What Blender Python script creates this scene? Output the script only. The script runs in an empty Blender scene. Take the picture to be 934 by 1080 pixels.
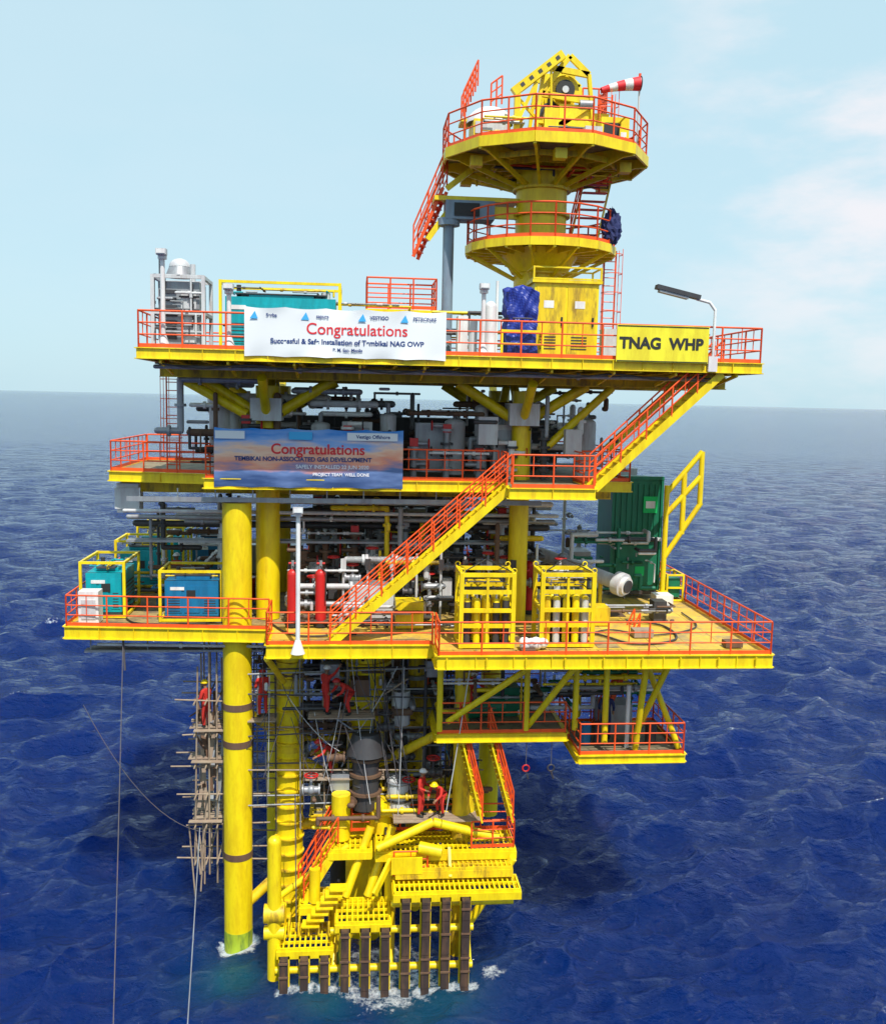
import bpy, bmesh, math, random
import numpy as np
from mathutils import Vector, Matrix
R=random.Random(7)
scene=bpy.context.scene
COL=scene.collection
# ------------------------------------------------------------ materials
def nodes(m):
    m.use_nodes=True; nt=m.node_tree; return nt,nt.nodes,nt.links,nt.nodes["Principled BSDF"]
def paint(name,col,rough=.45,metal=0.,dirt=.25,dcol=(.12,.06,.025),scale=1.2,streak=True,bump=0,thr=.55):
    m=bpy.data.materials.new(name); nt,N,L,P=nodes(m)
    P.inputs["Roughness"].default_value=rough; P.inputs["Metallic"].default_value=metal
    g=N.new("ShaderNodeNewGeometry"); mp=N.new("ShaderNodeMapping"); L.new(g.outputs["Position"],mp.inputs[0])
    mp.inputs["Scale"].default_value=(1,1,.22 if streak else 1)
    n1=N.new("ShaderNodeTexNoise"); n1.inputs["Scale"].default_value=scale*2.2; n1.inputs["Detail"].default_value=5; n1.inputs["Roughness"].default_value=.7
    L.new(mp.outputs[0],n1.inputs["Vector"])
    r=N.new("ShaderNodeMapRange"); r.inputs[1].default_value=thr; r.inputs[2].default_value=min(.95,thr+.16); r.inputs[4].default_value=dirt
    L.new(n1.outputs[0],r.inputs[0])
    s=N.new("ShaderNodeSeparateColor"); L.new(n1.outputs["Color"],s.inputs[0])
    hv=N.new("ShaderNodeMix"); hv.data_type='RGBA'
    hv.inputs[6].default_value=(col[0]*.85,col[1]*.78,col[2]*.8,1); hv.inputs[7].default_value=(*col,1)
    r2=N.new("ShaderNodeMapRange"); r2.inputs[1].default_value=.4; r2.inputs[2].default_value=.58
    L.new(s.outputs[2],r2.inputs[0]); L.new(r2.outputs[0],hv.inputs[0])
    mx=N.new("ShaderNodeMix"); mx.data_type='RGBA'; L.new(r.outputs[0],mx.inputs[0]); L.new(hv.outputs[2],mx.inputs[6]); mx.inputs[7].default_value=(*dcol,1)
    L.new(mx.outputs[2],P.inputs["Base Color"])
    return m
def flat(name,col,rough=.6):
    m=bpy.data.materials.new(name); nt,N,L,P=nodes(m); P.inputs["Base Color"].default_value=(*col,1); P.inputs["Roughness"].default_value=rough; return m
YEL=paint("yellow_paint",(.90,.69,.006),.40,dirt=.4,dcol=(.40,.19,.02),thr=.56)
YEL2=paint("yellow_paint_worn",(.84,.60,.008),.5,dirt=.75,dcol=(.17,.08,.025),thr=.5)
ALG=paint("yellow_paint_algae",(.42,.55,.03),.5,dirt=.8,dcol=(.06,.14,.04),thr=.48)
DECK=paint("deck_plate_yellow",(.74,.50,.06),.6,dirt=.75,dcol=(.26,.20,.13),scale=.5,streak=False,thr=.46)
DECKG=paint("deck_grating_grey",(.28,.24,.14),.7,dirt=.7,dcol=(.07,.05,.04),scale=.8,streak=False,thr=.48)
DECKB=paint("deck_plate_stained",(.42,.31,.12),.65,dirt=.8,dcol=(.13,.10,.08),scale=.7,streak=False,thr=.45)
ORG=paint("orange_rail_paint",(.90,.10,.012),.5,dirt=.25,dcol=(.5,.05,.02))
RED=paint("red_paint",(.6,.02,.02),.4,dirt=.2)
GRY=paint("grey_steel",(.33,.35,.37),.45,.3,dirt=.35,dcol=(.12,.09,.07))
LGR=paint("light_grey_paint",(.58,.60,.61),.5,dirt=.35,dcol=(.25,.18,.12))
BLG=paint("blue_grey_paint",(.22,.30,.38),.5,dirt=.2)
DRK=paint("dark_steel",(.06,.06,.065),.5,.2,dirt=.5,dcol=(.13,.06,.03))
BRN=paint("rusty_brown",(.15,.085,.05),.7,dirt=.6,dcol=(.05,.03,.02))
WHT=paint("white_paint",(.80,.80,.78),.5,dirt=.25,dcol=(.4,.33,.25),thr=.6)
TEA=paint("teal_enclosure",(.0,.36,.42),.4,dirt=.2,dcol=(.05,.1,.1))
BLU=paint("blue_enclosure",(.01,.17,.36),.4,dirt=.2,dcol=(.05,.06,.08))
GRN=paint("green_container",(.005,.17,.085),.45,dirt=.25,dcol=(.02,.05,.03))
LGN=flat("signal_green",(.0,.5,.12))
RUB=paint("fender_rubber",(.045,.028,.024),.75,dirt=.7,dcol=(.13,.065,.035),thr=.48)
WOOD=paint("scaffold_timber",(.36,.28,.20),.8,dirt=.6,dcol=(.14,.10,.07))
TARP=paint("blue_tarpaulin",(.02,.045,.34),.45,dirt=.4,dcol=(.01,.015,.1),scale=2,thr=.48)
BLK=flat("black_rubber",(.02,.02,.02))
SKIN=flat("skin",(.30,.15,.08))
SUITR=paint("coverall_red",(.60,.03,.02),.85,dirt=.2,scale=4)
SUITB=paint("coverall_navy",(.02,.03,.12),.85,dirt=.2,scale=4)
ROPE=flat("rope_fibre",(.10,.09,.10),.9)
TXR=flat("print_red",(.7,.02,.03)); TXN=flat("print_navy",(.02,.05,.2)); TXW=flat("print_white",(.8,.8,.85))
SIGN=paint("sign_yellow",(.88,.78,.03),.5,dirt=.1)
BAN=flat("banner_vinyl",(.78,.79,.80),.55); BANB=flat("print_sky_blue",(.05,.4,.75))
# ------------------------------------------------------------ builder
class B:
    def __init__(s): s.v=[];s.f=[];s.m=[];s.sm=[];s.mats=[]
    def mi(s,mat):
        if mat not in s.mats: s.mats.append(mat)
        return s.mats.index(mat)
    def add(s,vs,fs,mat,sm=False):
        o=len(s.v); s.v+= [tuple(q) for q in vs]; k=s.mi(mat)
        for f in fs: s.f.append([i+o for i in f]); s.m.append(k); s.sm.append(sm)
    def box(s,x0,x1,y0,y1,z0,z1,mat):
        v=[(x,y,z) for z in (z0,z1) for y in (y0,y1) for x in (x0,x1)]
        s.add(v,[(0,2,3,1),(4,5,7,6),(0,1,5,4),(2,6,7,3),(0,4,6,2),(1,3,7,5)],mat)
    def obox(s,c,size,mat,M=None):
        c=Vector(c); h=Vector(size)/2; M=M or Matrix.Identity(3)
        v=[c+M@Vector((x*h.x,y*h.y,z*h.z)) for z in(-1,1) for y in(-1,1) for x in(-1,1)]
        s.add(v,[(0,2,3,1),(4,5,7,6),(0,1,5,4),(2,6,7,3),(0,4,6,2),(1,3,7,5)],mat)
    def beam(s,p0,p1,w,h,mat):
        p0=Vector(p0);p1=Vector(p1);d=p1-p0;l=d.length
        if l<1e-4:return
        x=d/l; up=Vector((0,0,1)) if abs(x.z)<.95 else Vector((0,1,0))
        y=up.cross(x).normalized(); z=x.cross(y); M=Matrix((x,y,z)).transposed()
        s.obox((p0+p1)/2,(l,w,h),mat,M)
    def ibeam(s,p0,p1,h,w,mat):
        u=Vector((0,0,1)); a=Vector(p0);b=Vector(p1)
        s.beam(a,b,.03,h-.06,mat)
        s.beam(a+u*(h/2-.015),b+u*(h/2-.015),w,.03,mat); s.beam(a-u*(h/2-.015),b-u*(h/2-.015),w,.03,mat)
    def tube(s,p0,p1,r,mat,n=10,r2=None,cap=True):
        p0=Vector(p0);p1=Vector(p1);d=p1-p0
        if d.length<1e-5:return
        r2=r if r2 is None else r2
        z=d.normalized(); a=z.orthogonal().normalized(); b=z.cross(a)
        ring=lambda p,rr:[p+(a*math.cos(2*math.pi*i/n)+b*math.sin(2*math.pi*i/n))*rr for i in range(n)]
        A=ring(p0,r);C=ring(p1,r2)
        s.add(A+C,[(i,(i+1)%n,n+(i+1)%n,n+i) for i in range(n)],mat,n>5)
        if cap: s.add(A,[tuple(range(n-1,-1,-1))],mat); s.add(C,[tuple(range(n))],mat)
    def path(s,pts,r,mat,n=6):
        for a,b in zip(pts[:-1],pts[1:]): s.tube(a,b,r,mat,n,cap=False)
        for p in pts: s.sphere(p,r*1.0,mat,6,4)
    def sphere(s,c,r,mat,n=10,k=6,sc=(1,1,1),half=False):
        vs=[];fs=[]; t1=math.pi/2 if half else math.pi
        for j in range(k+1):
            t=t1*j/k
            for i in range(n):
                a=2*math.pi*i/n; vs.append((c[0]+r*sc[0]*math.sin(t)*math.cos(a),c[1]+r*sc[1]*math.sin(t)*math.sin(a),c[2]+r*sc[2]*math.cos(t)))
        for j in range(k):
            for i in range(n): fs.append((j*n+i,(j+1)*n+i,(j+1)*n+(i+1)%n,j*n+(i+1)%n))
        s.add(vs,fs,mat,True)
    def torus(s,c,ax,RR,r,mat,n=20,k=6):
        z=Vector(ax).normalized();a=z.orthogonal().normalized();b=z.cross(a);c=Vector(c);vs=[];fs=[]
        for i in range(n):
            t=2*math.pi*i/n; d=a*math.cos(t)+b*math.sin(t)
            for j in range(k):
                u=2*math.pi*j/k; vs.append(c+d*(RR+r*math.cos(u))+z*r*math.sin(u))
        for i in range(n):
            for j in range(k): fs.append((i*k+j,((i+1)%n)*k+j,((i+1)%n)*k+(j+1)%k,i*k+(j+1)%k))
        s.add(vs,fs,mat,True)
    def build(s,name,parent=None):
        me=bpy.data.meshes.new(name); me.from_pydata(s.v,[],s.f)
        for m in s.mats: me.materials.append(m)
        me.polygons.foreach_set("material_index",s.m); me.polygons.foreach_set("use_smooth",s.sm); me.update()
        o=bpy.data.objects.new(name,me); COL.objects.link(o)
        if parent: o.parent=parent
        return o
def empty(name,loc=(0,0,0)):
    e=bpy.data.objects.new(name,None); COL.objects.link(e); e.empty_display_size=.5; return e
def V(*a): return Vector(a)
def lerp(a,b,t): return Vector(a)*(1-t)+Vector(b)*t
def railing(b,pts,h=1.1,mat=None,step=1.35,toe=True):
    mat=mat or ORG
    for a,c in zip(pts[:-1],pts[1:]):
        a=Vector(a);c=Vector(c);L=(c-a).length; n=max(1,int(round(L/step)))
        u=V(0,0,1)
        for k,z in enumerate((h,h*.68,h*.36)):
            b.tube(a+u*z,c+u*z,.032 if k==0 else .024,mat,6,cap=False)
        if toe and abs(a.z-c.z)<.01: b.beam(a+u*.07,c+u*.07,.012,.12,mat)
        for i in range(n+1):
            p=lerp(a,c,i/n); b.tube(p,p+u*h,.032,mat,6)
            if i<n:
                q=lerp(a,c,(i+.5)/n); 
                if L/n>1.1: b.tube(q+u*h*.36,q+u*h,.018,mat,5,cap=False)
def stair(b,rb,p0,p1,w=.85,sm=YEL,sh=.26):
    p0=Vector(p0);p1=Vector(p1); d=p1-p0; side=Vector((0,0,1)).cross(Vector((d.x,d.y,0)).normalized())
    for s_ in(-.5,.5):
        o=side*w*s_; b.beam(p0+o,p1+o,.06,sh,sm)
        railing(rb,[p0+o*1.02+V(0,0,.12),p1+o*1.02+V(0,0,.12)],1.0,step=1.1,toe=False)
    n=int(abs(d.z)/.21)
    for i in range(1,n):
        p=lerp(p0,p1,i/n); f=Vector((d.x,d.y,0)).normalized()
        M=Matrix((f,side,V(0,0,1))).transposed(); b.obox(p,(.26,w-.08,.035),sm,M)
def polyfloor(b,pts,z,mat,th=.03):
    n=len(pts); b.add([(x,y,z) for x,y in pts],[tuple(range(n))],mat); b.add([(x,y,z-th) for x,y in pts],[tuple(range(n-1,-1,-1))],mat)
def fascia(b,pts,z,h,mat,stiff=0):
    n=len(pts)
    for i in range(n):
        a=V(*pts[i],z-h/2+.02); c=V(*pts[(i+1)%n],z-h/2+.02)
        b.ibeam(a,c,h,.16,mat)
        if stiff:
            L=(c-a).length; m=int(L/stiff); ax=abs(c.x-a.x)>abs(c.y-a.y); wx,wy=(.012,.07) if ax else (.07,.012)
            for k in range(1,m): q=lerp(a,c,k/m); b.box(q.x-wx,q.x+wx,q.y-wy,q.y+wy,q.z-h/2+.035,q.z+h/2-.035,mat)
def joists(b,x0,x1,y0,y1,z,h,st,mat):
    n=int((x1-x0)/st)
    for i in range(1,n): x=x0+(x1-x0)*i/n; b.ibeam((x,y0+.1,z),(x,y1-.1,z),h,.12,mat)
def flangedpipe(b,pts,r,mat,fl=None):
    b.path(pts,r,mat,8)
    for a,c in zip(pts[:-1],pts[1:]):
        a=Vector(a);c=Vector(c);L=(c-a).length
        if L>.8:
            d=(c-a).normalized()
            for t in ([.25,.75] if L>2 else [.5]):
                q=a+(c-a)*t; b.tube(q-d*.05,q+d*.05,r*1.7,fl or mat,10)
def valve(b,p,r,mat,hw=RED):
    p=Vector(p); b.sphere(p,r*1.7,mat,8,6); b.tube(p-V(r*2.6,0,0),p+V(r*2.6,0,0),r*1.3,mat,8)
    for s_ in(-1,1): b.tube(p+V(s_*r*2.4,0,0),p+V(s_*r*3,0,0),r*2,mat,10)
    b.tube(p,p+V(0,0,r*5),r*.5,mat,6); b.torus(p+V(0,0,r*5),(0,0,1),r*2.2,r*.3,hw,12,5); b.tube(p+V(-r*2.2,0,r*5),p+V(r*2.2,0,r*5),r*.2,hw,4)
def clutter(b,x0,x1,y0,y1,z0,z1,n,mats,rmin=.03,rmax=.12):
    for i in range(n):
        m=R.choice(mats); r=R.uniform(rmin,rmax)
        p=V(R.uniform(x0,x1),R.uniform(y0,y1),R.uniform(z0,z1)); pts=[p.copy()]
        for k in range(R.randint(1,3)):
            ax=R.choice((0,0,1,2)); q=pts[-1].copy(); lo=(x0,y0,z0)[ax];hi=(x1,y1,z1)[ax]
            q[ax]=R.uniform(lo,hi) if ax!=0 else max(lo,min(hi,q[0]+R.uniform(-3,3))); pts.append(q)
        flangedpipe(b,pts,r,m)
def wellhead(b,x,y,z,h,mat=GRY):
    b.tube((x,y,z),(x,y,z+h),.12,mat,8)
    k=z+.3
    while k<z+h:
        b.tube((x,y,k),(x,y,k+.09),.24,R.choice((DRK,mat,mat)),10)
        if R.random()<.5:
            s_=R.choice((-1,1)); b.tube((x,y,k+.2),(x+s_*.5,y,k+.2),.08,mat,8); b.torus((x+s_*.55,y,k+.2),(1,0,0),.17,.025,R.choice((RED,DRK,RED)),12,5)
        k+=R.uniform(.3,.5)
    b.box(x-.15,x+.15,y-.15,y+.15,z+h-.3,z+h,R.choice((RED,mat,DRK)))
def cage(b,x0,x1,y0,y1,z0,z1,mat,r=.05,mid=True):
    for x in(x0,x1):
        for y in(y0,y1): b.beam((x,y,z0),(x,y,z1),r*2,r*2,mat)
    zs=[z0+r,z1-r]+([(z0+z1)/2] if mid else [])
    for z in zs:
        for y in(y0,y1): b.beam((x0+r,y,z),(x1-r,y,z),r*1.8,r*1.8,mat)
        for x in(x0,x1): b.beam((x,y0+r,z),(x,y1-r,z),r*1.8,r*1.8,mat)
def text(body,size,loc,mat,parent,name="lettering",bold=0.004,sx=1):
    c=bpy.data.curves.new(name,"FONT"); c.body=body; c.size=size; c.align_x='CENTER'; c.align_y='CENTER'; c.offset=bold
    c.materials.append(mat); o=bpy.data.objects.new(name,c); COL.objects.link(o); o.location=loc; o.rotation_euler=(math.pi/2,0,0); o.scale=(sx,1,1); o.parent=parent; return o
def hose(b,pts,r,mat,n=10):
    P=[Vector(p) for p in pts]; out=[]
    for i in range(len(P)-1):
        p0=P[max(0,i-1)];p1=P[i];p2=P[i+1];p3=P[min(len(P)-1,i+2)]
        for k in range(n):
            t=k/n; out.append(.5*((2*p1)+(p2-p0)*t+(2*p0-5*p1+4*p2-p3)*t*t+(3*p1-p0-3*p2+p3)*t**3))
    out.append(P[-1])
    for a,c in zip(out[:-1],out[1:]): b.tube(a,c,r,mat,6,cap=False)

ZL,ZM,ZT=12.2,17.6,21.9
plat=empty("offshore_wellhead_platform")
# ------------------------------------------------------------ decks
lo=[(-13.3,1.0),(-6,.4),(-6,-1.7),(-.4,-1.7),(-.4,-3.1),(10.9,-3.1),(10.9,9.5),(4,9.5),(4,14),(-13.3,14)]
d=B(); polyfloor(d,lo,ZL,DECK); fascia(d,lo,ZL,.46,YEL,1.2)
d.box(-13.1,-1.0,1.2,13.8,ZL+.004,ZL+.008,DECKB)
for i in range(9): 
    x=-.1+R.random()*9; y=-2.6+R.random()*9; d.box(x,x+R.uniform(.5,1.6),y,y+R.uniform(.4,1.4),ZL+.004+.002*i,ZL+.008+.002*i,R.choice((DECKB,DECKG,BRN)))
for i in range(1,9): d.box(-.3+i*1.25,-.28+i*1.25,-3,9.3,ZL+.003,ZL+.006,DECKB)
joists(d,-13.3,-6,1.1,14,ZL-.25,.36,1.2,YEL2); joists(d,-6,-.4,-1.6,11,ZL-.25,.36,1.1,YEL2); joists(d,-.4,10.9,-3,9.5,ZL-.25,.36,1.2,YEL2)
for y in(2.2,5.5,9.3): d.ibeam((-12.9,y+1,ZL-.68),(10.5,y,ZL-.68),.5,.25,YEL2)
for i in range(9): d.tube((-.1+i*1.3,-3.2,ZL-.35),(-.1+i*1.3,-3.2,ZL-.05),.03,YEL,6)
d.build("main_deck",plat)
r=B(); z=ZL+.02
railing(r,[(-6.1,.45,z),(-13.25,1.05,z),(-13.25,13.9,z),(3.9,13.9,z)])
railing(r,[(-6,-1.65,z),(-.45,-1.65,z)]); railing(r,[(-.35,-1.7,z),(-.35,-3.05,z),(10.85,-3.05,z),(10.85,9.4,z),(9,9.4,z)])
railing(r,[(-6,.3,z),(-6,-1.65,z)])
r.build("main_deck_railing",plat)
mi_=[(-12.1,2.8),(-8.3,2.0),(-8.3,.3),(2.0,.3),(2.0,-1.95),(4.9,-1.95),(4.9,1.0),(7.0,1.0),(7.0,9),(-12.1,9)]
d=B(); polyfloor(d,mi_,ZM,DECKG); fascia(d,mi_,ZM,.38,YEL,1.3)
joists(d,-12.1,-8.3,2.8,9,ZM-.24,.34,1.2,YEL2); joists(d,-8.3,4.9,.4,9,ZM-.24,.34,1.2,YEL2)
for y in(3,5.5,8): d.ibeam((-11.9,y+.8,ZM-.62),(6.8,y,ZM-.62),.42,.22,YEL2)
d.build("mezzanine_deck",plat)
r=B(); z=ZM+.02
railing(r,[(-12.05,8.9,z),(-12.05,2.85,z),(-8.35,2.05,z)]); railing(r,[(-8.25,.35,z),(1.95,.35,z)]); railing(r,[(2.05,.3,z),(2.05,-1.0,z)])
railing(r,[(2.1,-1.9,z),(4.85,-1.9,z)]); railing(r,[(4.85,-.5,z),(4.85,1.05,z),(6.95,1.05,z),(6.95,8.9,z)]); railing(r,[(-12,8.9,z),(6.9,8.9,z)])
r.build("mezzanine_railing",plat)
to=[(-10,-2),(10.4,-2),(10.4,8.5),(-10,8.5)]
d=B(); polyfloor(d,to,ZT,DECKG); fascia(d,to,ZT,.36,YEL,1.0)
joists(d,-10,10.4,-1.9,8.5,ZT-.22,.34,1.0,YEL2)
for y in(.6,4.6,7.6): d.ibeam((-9.8,y,ZT-.62),(10.2,y,ZT-.62),.45,.25,YEL2)
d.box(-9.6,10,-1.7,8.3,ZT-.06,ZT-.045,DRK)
for i in range(10): d.beam((-9.3+i*2.1,-1.9,ZT-.40),(-9.3+i*2.1,.3,ZT-.75),.07,.1,YEL)
hose(d,[(-9.5,-1.7,ZT-.45)]+[(-9.5+k*1.5,-1.7,ZT-.45-.14*(k%2)) for k in range(1,13)],.03,DRK,5)
flangedpipe(d,[(-9.6,-1.2,ZT-.55),(9.0,-1.2,ZT-.55)],.07,GRY)
d.build("weather_deck",plat)
r=B(); z=ZT+.02
railing(r,[(-9.95,-1.95,z),(10.35,-1.95,z),(10.35,8.4,z),(-9.95,8.4,z),(-9.95,-1.95,z)],1.15)
r.build("weather_deck_railing",plat)
# ------------------------------------------------------------ stairs
s=B(); rs=B()
stair(s,rs,(-3.9,-1.2,ZL),(2.1,-1.2,ZM)); stair(s,rs,(4.9,-1.45,ZM),(9.1,-1.45,ZT-.35))
stair(s,rs,(.7,-.9,8.7),(1.5,-.9,5.6),.5,YEL,.16); stair(s,rs,(1.7,-.9,8.7),(2.6,-.9,5.6),.5,YEL,.16); stair(s,rs,(6.0,.8,8.4),(7.4,.8,11.7),.7,ORG,.16)
stair(s,rs,(-4.9,-.2,2.4),(-3.7,.2,4.3),.7,sm=YEL)
s.build("stairways",plat); rs.build("stair_railings",plat)
# ------------------------------------------------------------ legs
l=B()
def leg(x,y,z0,z1,rr,mat=YEL,x2=None):
    l.tube((x,y,z0),(x2 if x2 is not None else x,y,z1),rr,mat,28)
LX,LY=-7.3,1.2
leg(LX,LY,-6,ZM-.9,.52); leg(-5.45,2,-6,ZL-.5,.5); leg(-6.3,2.3,ZL+.03,ZT-1.05,.44); leg(-2.6,2.3,-6,ZL-.5,.72); leg(3.0,1.8,ZL+.03,ZT-1.05,.36)
leg(.9,.3,-6,ZL-.5,.32,YEL2); leg(-6.3,7.5,-6,ZT-1,.5); leg(3,7.5,2,ZT-1,.45); leg(1.1,4,-6,9,.45,YEL2)
for zz in(9.1,7.7,3.4): l.tube((LX,LY,zz),(LX,LY,zz+.25),.533,BRN,28)
for zz in(9.6,7.2,5.2): l.tube((-5.45,2,zz),(-5.45,2,zz+.2),.52,YEL2,28)
l.tube((LX,LY,-1),(LX,LY,.55),.525,ALG,28); l.tube((-5.45,2,-1),(-5.45,2,.5),.505,ALG,28)
for zz in (10.5,8.1): l.tube((-2.6,2.3,zz),(-2.6,2.3,zz+.12),.95,YEL,24)
for zz in np.arange(-.5,11,.62): l.tube((-5.45,1.9,zz),(-5.45,1.9,zz+.05),.56,YEL2,20)
for a,c,rr in[((LX,LY,9.2),(-5.45,2,7.5),.18),((-5.45,2,7),(-2.6,2.3,5.2),.2),((-5.45,2,4.2),(-2.6,2.3,4.2),.22),((-2.6,2.3,4.4),(1.1,4,4.4),.22),((LX,LY,1.2),(-5.6,1.8,2.6),.2),((-2.6,2.3,9),(1.1,4,7),.2),((-2.6,2.3,2.2),(.9,.3,2.2),.22),((-2.6,2.3,6.2),(.9,.3,8.8),.18)]:
    l.tube(a,c,rr,YEL2,12)
for cx,cy in((-6.3,2),(3.0,1.8),(-6.3,7.5),(3,7.5)):
    for sx in(-1,1):
        l.tube((cx+sx*.3,cy,ZT-2.1),(cx+sx*2.4,cy,ZT-.8),.2,YEL,12)
        l.tube((cx,cy+sx*.3,ZT-2.1),(cx,cy+sx*2.0,ZT-.8),.17,YEL,12)
    l.box(cx-.55,cx+.55,cy-.6,cy+.6,ZT-2.3,ZT-1.5,LGR)
for cx in(6.3,8.6): l.tube((cx,1.6,ZT-.85),(cx-2.4,1.6,ZM+1.2),.15,YEL,12)
l.tube((-9.3,1.6,ZT-.85),(-7,1.6,ZM+2.2),.17,YEL,12)
for a,c in[((2.8,-2.6,ZL-.5),(.2,-1.1,9.3)),((4.3,-2.6,ZL-.5),(3.0,-1,9.0)),((7.6,-2.4,ZL-.5),(6.9,-1,8.6)),((5.7,-1.5,ZL-.5),(5.7,-1.5,8.6)),((2.95,-1.2,ZL-.5),(2.95,-1.2,9)),((6.8,-2.4,ZL-.5),(6.8,-1.6,8.4)),((4.7,-1.2,ZL-.5),(4.7,-1.2,9)),((-.1,-1.2,ZL-.5),(-.1,-1.2,9)),((8.4,-1.5,8.4),(7.0,-1.5,ZL-.5)),((-6,-1.5,ZL-.5),(-5.6,.8,10.2))]:
    l.tube(a,c,.11,YEL,10)
l.build("jacket_legs",plat)
# ------------------------------------------------------------ cellar decks
d=B(); r=B()
c1=[(-.2,-1.3),(4.4,-1.3),(4.4,3.5),(-.2,3.5)]; polyfloor(d,c1,8.9,DECKG); fascia(d,c1,8.9,.3,YEL); joists(d,-.2,4.4,-1.3,3.5,8.72,.22,1,YEL2)
c2=[(4.7,-1.9),(8.5,-1.9),(8.5,1.6),(4.7,1.6)]; polyfloor(d,c2,8.3,DECKG); fascia(d,c2,8.3,.3,YEL); joists(d,4.7,8.5,-1.9,1.6,8.12,.22,1,YEL2)
railing(r,[(-.15,-1.25,8.92),(4.35,-1.25,8.92)]); railing(r,[(-.15,3.4,8.92),(4.35,3.4,8.92)]); railing(r,[(4.75,1.5,8.32),(4.75,-1.85,8.32),(8.45,-1.85,8.32),(8.45,1.55,8.32),(4.75,1.5,8.32)])
c3=[(-4.6,1.0),(0.6,1.0),(.6,4.5),(-4.6,4.5)]; polyfloor(d,c3,5.0,DECKG); fascia(d,c3,5.0,.2,YEL2)
d.box(2,3,.5,1.5,8.92,10,GRN); d.box(6.0,7.2,.2,1.2,8.32,9.4,GRY); clutter(d,0,8.2,0,1.4,8.6,11,24,(GRN,LGR,WHT,DRK,YEL2),.03,.1)
d.tube((1.0,.2,9.3),(2.4,.6,9.3),.35,GRN,14); d.tube((6.6,-1.2,8.32),(6.6,-1.2,10.6),.08,WHT,8)
for x in(5.2,5.7,7.6): d.tube((x,-.8,8.33),(x,-.8,9.1),.2,R.choice((RED,BLU,DRK)),12)
d.build("cellar_decks",plat); r.build("cellar_railings",plat)
# ------------------------------------------------------------ boat landing
b=B(); r=B()
def grate(x0,x1,y0,y1,z,mat=YEL):
    n=int((x1-x0)/.17)
    for i in range(n+1): x=x0+(x1-x0)*i/n; b.box(x-.03,x+.03,y0,y1,z-.07,z,mat)
    m=max(2,int((y1-y0)/.35))
    for j in range(m+1): y=y0+(y1-y0)*j/m; b.box(x0-.02,x1+.02,y-.03,y+.03,z-.10,z-.01,mat)
    for y in (y0,y1): b.box(x0-.05,x1+.05,y-.08,y+.08,z-.38,z-.11,mat)
    for x in (x0,x1): b.box(x-.07,x+.07,y0+.1,y1-.1,z-.36,z-.12,mat)
grate(-5.6,-3.75,-1.9,-.3,1.55); grate(-3.6,-1.75,-1.9,-.3,2.45); grate(-1.6,2.8,-1.9,-.9,3.5)
grate(-4.9,-3.9,-.6,.6,2.4); grate(-2.2,2.8,-.7,.8,4.4); grate(-3.9,-2.4,-.2,.9,4.25); grate(-1.5,2.6,-1.2,-.7,3.98,YEL2)
for i in range(10):
    x=-5.38+i*.695; zt=(1.3,1.3,1.3,2.25,2.25,2.25,3.3,3.3,3.3,3.3)[i]
    b.box(x-.19,x+.19,-1.98,-1.86,-3,zt-.02,YEL); 
    z0=-3.
    while z0<zt-.05:
        z1=min(z0+.62,zt); b.box(x-.14,x+.14,-2.3+R.uniform(-.01,.01),-1.99,z0,z1-.02,RUB); z0=z1
    b.box(x-.06,x+.06,-2.2,-2.0,-3,zt-.06,BLK)
    for zz in(.7,1.2,2.1,3.0):
        if zz<zt: b.box(x-.17,x+.17,-2.34,-2.28,zz-.03,zz+.03,BRN)
for zz,x0,x1 in((.6,-5.7,1.2),(2.0,-3.8,1.2),(2.95,-1.7,2.6)): b.tube((x0,-1.7,zz),(x1,-1.7,zz),.13,YEL,10)
for x in(-5.6,-3.7,-1.7,1.1): 
    b.tube((x,-.4,-3),(x,-.4,4.2 if x>-3 else 2.3),.2,YEL,14); b.tube((x,-1.6,.4),(x,-.4,1.6),.12,YEL,8)
    b.tube((x,-.4,-1),(x,-.4,.5),.205,ALG,14)
b.tube((-5.75,-1.5,.2),(-5.75,-1.5,5.2),.24,YEL,18); b.sphere((-5.75,-1.5,5.2),.24,YEL,16,6)
b.tube((-6.1,-1.5,2.6),(-5.4,-1.5,2.6),.33,YEL2,14); b.tube((-6.1,-1.5,1.9),(-5.4,-1.5,1.9),.25,YEL,14)
b.tube((2.7,-.9,4.1),(1.0,-.6,1.2),.15,YEL,12); b.tube((-5.6,-.3,2.6),(-3.2,0,4.3),.12,YEL,8)
for x in(-3.3,-2.5): b.tube((x,-.3,2.5),(x+.9,.2,4.9),.16,YEL,10)
b.tube((-2.2,-.9,4.6),(-.2,-.6,5.4),.16,YEL,12); b.tube((-.2,-.6,5.4),(2.2,-.5,4.7),.16,YEL,12)
b.tube((-3.5,.6,4.3),(-3.5,.6,6),.35,YEL,16); b.tube((-2,1,4.4),(-2,1,5.6),.45,YEL,16); b.tube((1.2,.5,4.4),(1.2,.5,6.2),.25,YEL,14)
b.tube((-.7,-.9,4.6),(.1,-1.1,4.5),.22,YEL,12); b.box(-1.7,-.6,-1.3,-1.22,3.8,4.4,YEL)
b.beam((-2.3,-1.8,3.35),(-1.7,-1.0,4.2),.1,.25,YEL); b.beam((.4,-1.2,3.6),(.4,-.6,4.4),.1,.3,YEL); b.tube((-4.4,-.5,2.45),(-4.4,-.5,3.7),.2,YEL,12)
for k in range(7): b.beam((-4.8+k*.16,-1.2,2.0+k*.22),(-4.2+k*.16,-1.2,2.0+k*.22),.5,.05,YEL)
for i in range(5): b.box(-5.3+i*.35,-5.24+i*.35,-1.3,-.4,1.6,2.0,YEL2)
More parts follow.
